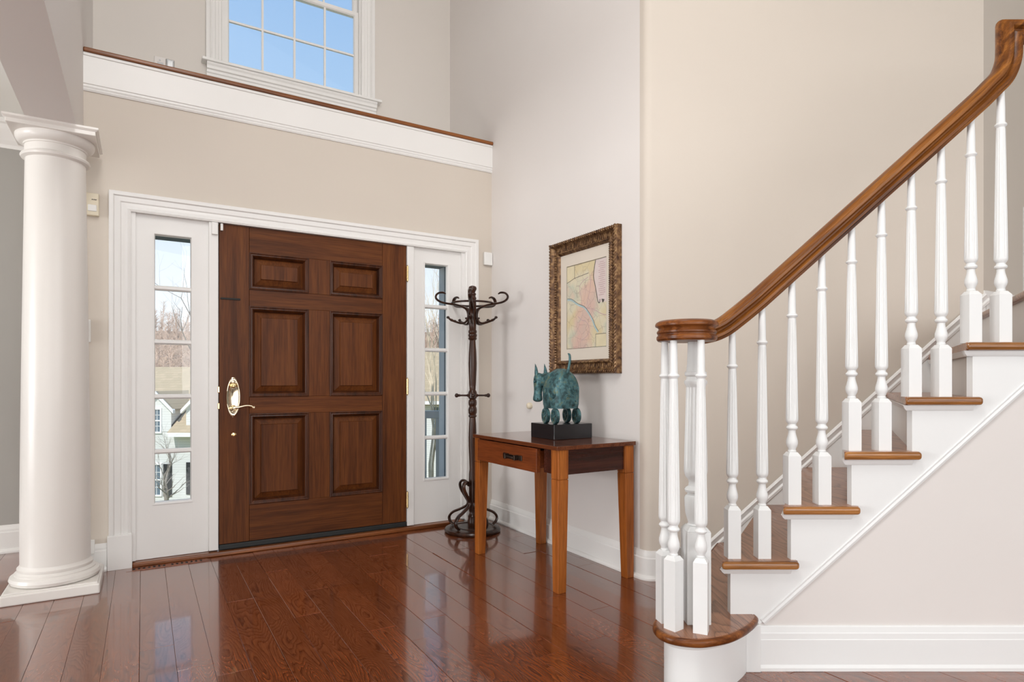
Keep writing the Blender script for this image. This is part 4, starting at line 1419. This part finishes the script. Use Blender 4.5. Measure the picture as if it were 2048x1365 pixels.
patch('sea', [(0.74, 0.995), (0.71, 0.88), (0.70, 0.80), (0.735, 0.70), (0.77, 0.60), (0.80, 0.505), (0.995, 0.50), (0.995, 0.995)], M['sea'])
ribbon('coast_line', [(0.74, 0.99), (0.70, 0.88), (0.69, 0.80), (0.73, 0.70), (0.765, 0.60), (0.795, 0.52), (0.83, 0.50), (0.845, 0.54)], 0.006, M['ink'])
ribbon('river', [(0.02, 0.60), (0.14, 0.585), (0.30, 0.52), (0.46, 0.475), (0.56, 0.41), (0.66, 0.32), (0.72, 0.24), (0.80, 0.17)], 0.013, M['river'])
ribbon('river_bank', [(0.02, 0.612), (0.14, 0.597), (0.30, 0.532), (0.46, 0.487), (0.56, 0.424), (0.67, 0.33), (0.735, 0.245), (0.81, 0.18)], 0.003, M['ink'], 0.0018)
ribbon('road_line', [(0.46, 0.47), (0.60, 0.45), (0.74, 0.42), (0.85, 0.38), (0.99, 0.35)], 0.004, M['text'])
ribbon('road_line', [(0.30, 0.38), (0.40, 0.33), (0.50, 0.31), (0.58, 0.23), (0.54, 0.15), (0.38, 0.09)], 0.004, M['text'])
ribbon('road_line', [(0.40, 0.50), (0.38, 0.60), (0.34, 0.72), (0.42, 0.78), (0.56, 0.82)], 0.004, M['text'])
ribbon('road_line', [(0.52, 0.50), (0.58, 0.62), (0.62, 0.74), (0.60, 0.84)], 0.004, M['text'])
for i in range(17):
    z_ = 0.955 - i * 0.023
    a_ = 0.79 + (0.02 if i % 3 else 0.05)
    ribbon('text_line', [(a_, z_), (0.965 - (0.03 if i % 4 == 0 else 0), z_)], 0.0035, M['text'], 0.002)
patch('emblem', [(0.88, 0.54), (0.95, 0.53), (0.93, 0.50), (0.90, 0.495)], M['ink'], 0.002)
patch('cartouche', [(0.01, 0.99), (0.21, 0.99), (0.21, 0.84), (0.01, 0.80)], M['cream'])
ribbon('border_line', [(0.01, 0.80), (0.21, 0.84)], 0.003, M['ink'], 0.0018)
ribbon('border_line', [(0.21, 0.84), (0.21, 0.99)], 0.003, M['ink'], 0.0018)
ribbon('border_line', [(0.21, 0.84), (0.57, 0.865)], 0.003, M['ink'], 0.0018)
patch('legend_box', [(0.74, 0.01), (0.985, 0.01), (0.985, 0.15), (0.74, 0.15)], M['cream'])
ribbon('border_line', [(0.74, 0.01), (0.74, 0.15)], 0.003, M['ink'], 0.0018)
ribbon('border_line', [(0.74, 0.15), (0.985, 0.15)], 0.003, M['ink'], 0.0018)
for a, b in (((0.006, 0.006), (0.994, 0.006)), ((0.006, 0.994), (0.994, 0.994)), ((0.006, 0.006), (0.006, 0.994)), ((0.994, 0.006), (0.994, 0.994))):
    ribbon('border_line', [a, b], 0.0025, M['ink'], 0.0018)

# ------------------------------------------------------------------ bentwood coat rack
rk = tag(empty('coat_rack', fw(-0.300, -0.262, 0), 0.0), 'dark bentwood coat rack with curled hooks in the corner', 'coat rack')
MB().lathe([(0.150, 0.0), (0.188, 0.0), (0.196, 0.006), (0.198, 0.016), (0.192, 0.026), (0.180, 0.030), (0.150, 0.031), (0.146, 0.027), (0.10, 0.027), (0.095, 0.031), (0.03, 0.031)], 56).build('base', M['rack'], rk, smooth=35)
PR = [(0.030, 0.028), (0.033, 0.034), (0.034, 0.070), (0.031, 0.090), (0.033, 0.105), (0.025, 0.120), (0.022, 0.130), (0.026, 0.145), (0.026, 0.40), (0.022, 0.44), (0.024, 0.50), (0.0285, 0.60), (0.029, 0.66), (0.0255, 0.76), (0.0225, 0.80), (0.029, 0.808), (0.029, 0.816), (0.024, 0.822),
      (0.030, 0.835), (0.031, 0.855), (0.029, 0.868), (0.024, 0.880), (0.029, 0.892), (0.030, 0.910), (0.027, 0.924), (0.022, 0.930), (0.030, 0.938), (0.031, 0.975), (0.028, 0.985), (0.022, 0.995), (0.0245, 1.03), (0.029, 1.14), (0.030, 1.18), (0.0275, 1.26), (0.0225, 1.325), (0.021, 1.345),
      (0.029, 1.352), (0.031, 1.360), (0.027, 1.367), (0.031, 1.376), (0.031, 1.386), (0.026, 1.392), (0.030, 1.402), (0.030, 1.412), (0.025, 1.420), (0.026, 1.45), (0.026, 1.60), (0.024, 1.635), (0.028, 1.642), (0.024, 1.650), (0.021, 1.660), (0.025, 1.668), (0.025, 1.676), (0.018, 1.682), (0.020, 1.690), (0.027, 1.702), (0.029, 1.713), (0.025, 1.724), (0.012, 1.731), (0.002, 1.733)]
MB().lathe(PR, 28).build('pole', M['rack'], rk, smooth=35)
ring = [(0.148 * math.cos(2 * math.pi * i / 40), 0.148 * math.sin(2 * math.pi * i / 40), 1.605) for i in range(41)]
MB().tube(ring, 0.0072, 8).build('ring', M['rack'], rk, smooth=60)
HK = [(0.176, 1.502), (0.158, 1.487), (0.130, 1.476), (0.085, 1.464), (0.055, 1.470), (0.036, 1.495), (0.033, 1.530), (0.045, 1.562), (0.075, 1.580), (0.120, 1.592), (0.175, 1.598), (0.225, 1.610), (0.256, 1.636), (0.261, 1.668), (0.243, 1.695), (0.212, 1.702), (0.192, 1.690)]
FT = [(0.038, 0.325), (0.055, 0.350), (0.080, 0.352), (0.095, 0.330), (0.086, 0.290), (0.050, 0.235), (0.034, 0.205), (0.046, 0.178), (0.095, 0.150), (0.150, 0.125), (0.178, 0.092), (0.172, 0.060), (0.148, 0.038)]
for i in range(5):
    a = math.radians(270 + 72 * i)
    d = Vector((math.cos(a), math.sin(a), 0))
    sd = Vector((-math.sin(a), math.cos(a), 0))
    cp = catmull([d * r + Vector((0, 0, z if z < 1.6 else 1.6 + (z - 1.6) * 0.72)) for r, z in HK], 5)
    rad = [0.0140 * min(1.0, 0.55 + 0.1 * min(j, len(cp) - 1 - j)) for j in range(len(cp))]
    h_ = MB().tube(cp, rad, 10, flat=0.52, side=sd)
    for r, z in ((0.176, 1.502), (0.150, 1.484), (0.128, 1.477)):
        bead(h_, d * r + Vector((0, 0, z)), 0.012, 0.012, 0.010, 0)
    h_.lathe([(0.007, 0.0), (0.007, 0.05), (0.004, 0.054)], 8, Matrix.Translation(d * 0.0 + Vector((0, 0, 1.50))) @ Matrix.Rotation(a, 4, 'Z') @ ry)
    h_.build('hook_arm', M['rack'], rk, smooth=60)
    a = math.radians(90 + 72 * i)
    d = Vector((math.cos(a), math.sin(a), 0))
    sd = Vector((-math.sin(a), math.cos(a), 0))
    cp = catmull([d * r + Vector((0, 0, z)) for r, z in FT], 5)
    MB().tube(cp, 0.0165, 8, flat=0.55, side=sd).build('foot_scroll', M['rack'], rk, smooth=60)
for i in range(4):
    pg = MB().lathe([(0.012, 0.024), (0.012, 0.032), (0.007, 0.040), (0.0065, 0.085), (0.010, 0.092), (0.008, 0.097), (0.013, 0.104), (0.0155, 0.112), (0.013, 0.120), (0.004, 0.125)], 14, Matrix.Translation((0, 0, 0.957)) @ Matrix.Rotation(math.radians(6 + 90 * i), 4, 'Z') @ ry)
    pg.build('peg', M['rack'], rk, smooth=50)

# ------------------------------------------------------------------ porch outside the door
po = MB().box(-2.40, -0.10, 0.14, QN + 0.05, -0.22, -0.10)
struct(po.build('porch_floor', M['greyplastic'], **F0), 'grey porch floor outside the door', 'porch')
pw_ = MB().box(-0.095, 0.0, 0.14, QN + 0.02, -0.05, 2.62)
struct(pw_.build('wall_porch', M['porch'], **F0), 'side wall of the recessed porch, shade coloured in as blue-grey', 'wall')
ps = MB().box(-2.40, -0.095, QN - 0.13, QN + 0.02, 2.030, 2.62)
struct(ps.build('porch_lintel', M['porch_dark'], **F0), 'dark lintel across the porch opening', 'lintel')
o_ = tag(empty('porch_railing', (-0.83, 6.0, -0.3), math.radians(2)), 'porch railing with blue-grey shade tint seen through the right sidelight', 'railing')
MB().box(-0.42, 1.5, -0.03, 0.03, 0.995, 1.07).build('top_rail', M['porch'], o_, bevel=0.005)
MB().box(-0.42, 1.5, -0.02, 0.02, 0.05, 0.10).build('bottom_rail', M['porch'], o_)
for x in (-0.42, -0.22, -0.045, 0.108, 0.27, 0.43, 0.59, 0.75, 0.91, 1.07, 1.23, 1.39):
    w_ = 0.033 if x != 0.108 else 0.026
    MB().box(x - w_, x + w_, -0.024, 0.024, 0.0, 1.0).build('baluster', M['porch'], o_)

# ------------------------------------------------------------------ outdoors
def ground_z(x, y):
    if y < 8:
        z = -0.3 - 0.10 * max(0, y - 5)
    elif y < 27:
        z = -0.6 - (y - 8) / 19 * 4.35
    elif y < 46:
        z = -4.95
    else:
        z = -4.95 + (y - 46) * 0.27 if y < 100 else -4.95 + 54 * 0.27
    if y > 46:
        z += 1.2 * noise.noise(Vector((x * 0.05, y * 0.05, 0.3)))
    return z


def ground_mat():
    m, nt, b = new_mat('winter_lawn_and_leaf_litter')
    c = obj_coord(nt, False)
    n = N(nt, 'ShaderNodeTexNoise', i_Scale=2.5, i_Detail=6.0)
    L(nt, c, n.inputs['Vector'])
    sp_ = N(nt, 'ShaderNodeSeparateXYZ')
    L(nt, c, sp_.inputs[0])
    lawn = ramp(nt, [(0.35, (0.20, 0.22, 0.08)), (0.65, (0.34, 0.32, 0.16))])
    leaf = ramp(nt, [(0.35, (0.22, 0.14, 0.09)), (0.65, (0.50, 0.36, 0.25))])
    L(nt, n.outputs['Fac'], lawn.inputs['Fac'])
    L(nt, n.outputs['Fac'], leaf.inputs['Fac'])
    f_ = math_node(nt, 'MULTIPLY', math_node(nt, 'SUBTRACT', sp_.outputs['Y'], 44.0), 0.3, True)
    L(nt, mixc(nt, f_, lawn.outputs['Color'], leaf.outputs['Color']), b.inputs['Base Color'])
    b.inputs['Roughness'].default_value = 0.95
    return m


gm = MB()
gx = [-90 + i * 5 for i in range(29)]
gy = [5.2 + i * 2.0 for i in range(11)] + [30 + i * 4 for i in range(25)]
gv = [(x, y, ground_z(x, y)) for y in gy for x in gx]
gf = [(j * len(gx) + i, j * len(gx) + i + 1, (j + 1) * len(gx) + i + 1, (j + 1) * len(gx) + i) for j in range(len(gy) - 1) for i in range(len(gx) - 1)]
struct(gm.add(gv, gf).build('ground', ground_mat(), smooth=80), 'winter lawn sloping down to the street and up a wooded hill', 'ground')


def siding(name, col, course=0.12):
    m, nt, b = new_mat(name)
    c = obj_coord(nt, False)
    sp_ = N(nt, 'ShaderNodeSeparateXYZ')
    L(nt, c, sp_.inputs[0])
    fr2 = math_node(nt, 'FRACT', math_node(nt, 'DIVIDE', sp_.outputs['Z'], course))
    r = ramp(nt, [(0.0, tuple(x * 0.62 for x in col)), (0.10, tuple(x * 0.92 for x in col)), (0.3, col), (1.0, col)])
    L(nt, fr2, r.inputs['Fac'])
    L(nt, r.outputs['Color'], b.inputs['Base Color'])
    bump(nt, b, fr2, 0.6, 0.03)
    b.inputs['Roughness'].default_value = 0.6
    return m


def shingle(name, a, b_):
    m, nt, b = new_mat(name)
    c = obj_coord(nt, False)
    br = N(nt, 'ShaderNodeTexBrick', i_Scale=1.0)
    br.inputs['Color1'].default_value = (*a, 1)
    br.inputs['Color2'].default_value = (*b_, 1)
    br.inputs['Mortar'].default_value = (*[x * 0.78 for x in a], 1)
    br.inputs['Brick Width'].default_value = 0.35
    br.inputs['Row Height'].default_value = 0.16
    br.inputs['Mortar Size'].default_value = 0.008
    cv = N(nt, 'ShaderNodeCombineXYZ')
    sp_ = N(nt, 'ShaderNodeSeparateXYZ')
    L(nt, c, sp_.inputs[0])
    L(nt, sp_.outputs['X'], cv.inputs[0])
    L(nt, math_node(nt, 'MULTIPLY', sp_.outputs['Z'], 1.25), cv.inputs[1])
    L(nt, cv.outputs[0], br.inputs['Vector'])
    L(nt, br.outputs['Color'], b.inputs['Base Color'])
    b.inputs['Roughness'].default_value = 0.9
    return m


M['siding'] = siding('white_clapboard', (0.80, 0.81, 0.82))
M['shingle'] = shingle('tan_roof_shingle', (0.40, 0.32, 0.21), (0.47, 0.37, 0.25))
M['trimout'] = paint('white_exterior_trim', (0.84, 0.84, 0.84), 0.5, 0.02)
M['shutter'] = paint('black_shutter', (0.025, 0.027, 0.03), 0.5, 0.1)
M['winglass'] = paint('dark_window_glass', (0.10, 0.15, 0.20), 0.1, 0.2, 1.0)


def house_window(par, x, y, z, w, h):
    """window with frame, two sashes and bars; x is the centre, z the sill"""
    f_ = MB()
    f_.box(x - w / 2 - 0.07, x + w / 2 + 0.07, y - 0.05, y + 0.02, z - 0.08, z)
    f_.box(x - w / 2 - 0.07, x + w / 2 + 0.07, y - 0.05, y + 0.02, z + h, z + h + 0.09)
    f_.box(x - w / 2 - 0.07, x - w / 2, y - 0.05, y + 0.02, z, z + h)
    f_.box(x + w / 2, x + w / 2 + 0.07, y - 0.05, y + 0.02, z, z + h)
    f_.box(x - w / 2, x + w / 2, y - 0.035, y + 0.02, z + h * 0.5 - 0.03, z + h * 0.5 + 0.03)
    for k in (0.25, 0.75):
        f_.box(x - w / 2, x + w / 2, y - 0.02, y + 0.02, z + h * k - 0.011, z + h * k + 0.011)
    for k in (1 / 3, 2 / 3):
        f_.box(x - w / 2 + w * k - 0.011, x - w / 2 + w * k + 0.011, y - 0.02, y + 0.02, z, z + h)
    fo = f_.build('window', M['trimout'], par)
    MB().box(x - w / 2, x + w / 2, y - 0.008, y + 0.01, z, z + h).build('pane', M['winglass'], fo)


def gable_roof(par, x0, x1, y0, y1, ze, zr, over=0.3, th=0.14, axis='X', ends=None):
    """ridge along axis"""
    mb = MB()
    if axis == 'X':
        ym = 0.5 * (y0 + y1)
        k = (zr - ze) / (ym - y0)
        prof = [(y0 - over, ze - over * k), (ym, zr), (y1 + over, ze - over * k), (y1 + over, ze - over * k - th), (ym, zr - th), (y0 - over, ze - over * k - th)]
        ex0, ex1 = ends if ends else (over, over)
        vs2 = [(x0 - ex0, y, z) for y, z in prof] + [(x1 + ex1, y, z) for y, z in prof]
    else:
        xm = 0.5 * (x0 + x1)
        k = (zr - ze) / (xm - x0)
        prof = [(x0 - over, ze - over * k), (xm, zr), (x1 + over, ze - over * k), (x1 + over, ze - over * k - th), (xm, zr - th), (x0 - over, ze - over * k - th)]
        vs2 = [(x, y0 - over, z) for x, z in prof] + [(x, y1, z) for x, z in prof]
    mb.add(vs2, [(0, 1, 7, 6), (1, 2, 8, 7), (2, 3, 9, 8), (3, 4, 10, 9), (4, 5, 11, 10), (5, 0, 6, 11), (0, 5, 4, 1), (1, 4, 3, 2), (6, 7, 10, 11), (7, 8, 9, 10)])
    return mb.build('roof', M['shingle'], par)


h1 = tag(empty('neighbour_house', (0, 0, 0)), 'white clapboard house with tan shingle roof and black shutters across the street', 'house')
gz = -5.0
# main block; the roof is interrupted by a wall dormer flush with the front
HY = 29.0
WC, DW = -16.85, 0.66
MB().box(-26, -9.5, HY, 38.9, gz - 0.3, -1.10).build('wall', M['siding'], h1)
gable_roof(h1, -26, WC - DW, HY, 39.0, -0.98, 1.90, 0.55, ends=(0.4, 0))
gable_roof(h1, WC - DW, WC + DW, HY, 39.0, -0.98, 1.90, 0.0, ends=(0, 0))
gable_roof(h1, WC + DW + 0.10, -9.5, HY, 39.0, -0.98, 1.90, 0.55, ends=(0, 0.4))
MB().box(WC + DW + 0.10, -9.1, HY - 0.60, HY - 0.52, -1.50, -1.31).build('fascia', M['trimout'], h1)
MB().box(WC + DW + 0.10, -9.1, HY - 0.53, HY, -1.49, -1.44).build('soffit', M['trimout'], h1)
for dc, dw in ((WC, DW), (-14.82, DW)):
    MB().prism([(dc - dw, -1.3), (dc + dw, -1.3), (dc + dw, -0.16), (dc, 0.54), (dc - dw, -0.16)], HY - 0.02, HY + 2.6, toXZ).build('dormer', M['siding'], h1)
    gable_roof(h1, dc - dw, dc + dw, HY - 0.02, HY + 2.9, -0.07, 0.63, 0.14, 0.08, axis='Y')
    for sg in (1, -1):
        xo, zo = dc + sg * (dw + 0.18), 0.63 - (dw + 0.18) * 0.70 / dw
        rb = [(dc, HY - 0.2, 0.63), (xo, HY - 0.2, zo), (xo, HY - 0.2, zo - 0.17), (dc, HY - 0.2, 0.42), (dc, HY, 0.63), (xo, HY, zo), (xo, HY, zo - 0.17), (dc, HY, 0.42)]
        MB().add(rb, [(0, 1, 2, 3), (4, 7, 6, 5), (0, 4, 5, 1), (1, 5, 6, 2), (2, 6, 7, 3), (3, 7, 4, 0)]).build('rake_board', M['trimout'], h1)
    house_window(h1, dc - 0.08, HY - 0.02, -1.30, 0.46, 1.05)
house_window(h1, -16.98, HY, -4.30, 0.56, 1.42)
house_window(h1, -14.70, HY, -4.30, 0.80, 1.42)
for xs, z0, z1 in ((-17.80, -4.38, -2.84), (-16.56, -4.38, -2.84), (-15.47, -4.28, -2.76), (-14.2, -4.28, -2.76)):
    MB().box(xs, xs + 0.40, HY - 0.05, HY, z0, z1).build('shutter', M['shutter'], h1)

h2 = tag(empty('far_house', (0, 0, 0)), 'white house with broad tan roof seen through the right sidelight', 'house')
MB().box(-8.2, 3.5, 34.2, 43.8, gz - 0.3, 0.05).build('wall', M['siding'], h2)
gable_roof(h2, -8.2, 3.5, 34.2, 43.8, 0.22, 3.25, 0.5)
MB().box(-8.6, 3.9, 33.62, 33.74, -0.18, 0.0).build('fascia', M['trimout'], h2)
house_window(h2, -4.0, 34.2, -1.55, 0.8, 1.2)
house_window(h2, -6.4, 34.2, -1.55, 0.8, 1.2)
MB().box(-3.28, -2.98, 34.14, 34.19, -1.6, -0.3).build('shutter', M['shutter'], h2)

M['bark'] = paint('grey_brown_bark', (0.23, 0.19, 0.16), 0.9, 0.25, 6)
M['bark_grey'] = paint('grey_bark', (0.33, 0.29, 0.26), 0.9, 0.2, 10)
M['bark_sunlit'] = paint('sunlit_bark', (0.72, 0.62, 0.48), 0.85, 0.2, 10)  # sunlight on the branches is put into the bark colour
M['twigs'] = paint('brown_winter_twigs', (0.56, 0.43, 0.35), 0.95, 0.3, 0.5)
M['shrub'] = paint('yellow_green_shrub', (0.42, 0.44, 0.16), 0.9, 0.3, 20)


def grow(mb, rng_, p, d, ln, r, depth, spread=0.5, seg=5, up=0.12, fork=(2, 3)):
    pts_ = [p]
    rr = [r]
    n = 4
    for i in range(n):
        d = (d + Vector((rng_.gauss(0, 0.10), rng_.gauss(0, 0.10), rng_.gauss(0, 0.06) + up * 0.5))).normalized()
        p = p + d * (ln / n)
        pts_.append(p)
        rr.append(r * (1 - 0.45 * (i + 1) / n))
    mb.tube(pts_, rr, seg if depth > 1 else 3)
    if depth <= 0:
        return
    for k in range(rng_.randint(*fork)):
        i = n if k == 0 else rng_.randint(2, n)
        dd = (d + Vector((rng_.gauss(0, spread), rng_.gauss(0, spread), rng_.gauss(0.05, spread * 0.5)))).normalized()
        grow(mb, rng_, pts_[i], dd, ln * rng_.uniform(0.6, 0.82), rr[i] * 0.72, depth - 1, spread, seg, up, fork)


def tree(name, label, x, y, h, r, depth, seed, mat, cat='tree', spread=0.5, stems=1, lean=0.0, group=None, fork=(2, 3)):
    rng_ = random.Random(seed)
    mb = MB()
    for s_ in range(stems):
        d = Vector((rng_.gauss(lean, 0.12 if stems > 1 else 0.03), rng_.gauss(0, 0.12 if stems > 1 else 0.03), 1)).normalized()
        grow(mb, rng_, Vector((rng_.gauss(0, 0.04) if stems > 1 else 0, rng_.gauss(0, 0.04) if stems > 1 else 0, -0.1)), d, h, r, depth, spread, fork=fork)
    o = mb.build(name, mat, loc=(x, y, ground_z(x, y)))
    return tag(o, label, cat, group)


tree('bare_tree', 'small bare tree in front of the house window, seen in the lowest panes', -12.45, 22.2, 1.15, 0.105, 4, 5, M['bark_grey'], spread=0.55, fork=(2, 4))
tree('bare_tree', 'tall bare tree spreading dark branches over the wooded hill', -9.1, 18.5, 3.3, 0.22, 6, 21, M['bark'], spread=0.55)
tree('bare_shrub', 'sunlit-coloured multi-stemmed bare shrub outside the right sidelight', -1.12, 8.8, 1.5, 0.026, 4, 3, M['bark_sunlit'], cat='shrub', spread=0.22, stems=5, fork=(2, 3))
# low evergreen shrubs at the foot of the white house
for i, (x, lab) in enumerate(((-16.9, 'low yellow-green shrub below the shuttered house window'), (-15.9, 'low yellow-green shrub under the right shutter of the white house'))):
    rng_ = random.Random(40 + i)
    mb = MB()
    for k in range(130):
        v = Vector((rng_.gauss(0, 0.22), rng_.gauss(0, 0.18), abs(rng_.gauss(0.1, 0.14))))
        s_ = 0.07
        a = rng_.random() * 6.28
        dx, dy = math.cos(a) * s_, math.sin(a) * s_
        mb.add([(v.x - dx, v.y - dy, v.z), (v.x + dx, v.y + dy, v.z), (v.x + dy * 0.4, v.y - dx * 0.4, v.z + s_ * 1.4)], [(0, 1, 2)])
    tag(mb.build('low_shrub', M['shrub'], loc=(x, 28.3, -4.95)), lab, 'shrub')
# hillside wood, far too many stems to count
rng_ = random.Random(77)
wd = MB()
for k in range(420):
    if k < 250:
        y = rng_.uniform(52, 100)
        x = -0.545 * y + rng_.gauss(0, 5.5)
    else:
        y = rng_.uniform(50, 98)
        x = -0.125 * y + rng_.gauss(0, 4.5)
    z = ground_z(x, y)
    h_ = rng_.uniform(2.6, 5.0)
    d = Vector((rng_.gauss(0, 0.08), rng_.gauss(0, 0.08), 1)).normalized()
    base = Vector((x, y, z - 0.2))
    top_ = base + d * h_
    wd.tube([base, base + d * h_ * 0.5, top_], [0.06, 0.035, 0.01], 3)
    for b_ in range(44):
        f_ = rng_.uniform(0.15, 0.98)
        s_ = base + d * h_ * f_
        e_ = s_ + Vector((rng_.gauss(0, 0.55), rng_.gauss(0, 0.55), rng_.uniform(0.3, 1.1))) * (1.25 - 0.6 * f_)
        wd.tube([s_, e_], [0.022, 0.005], 3)
tag(wd.build('hillside_wood', M['twigs']), 'brown leafless wood covering the hill behind the houses', 'woodland', kind='stuff')
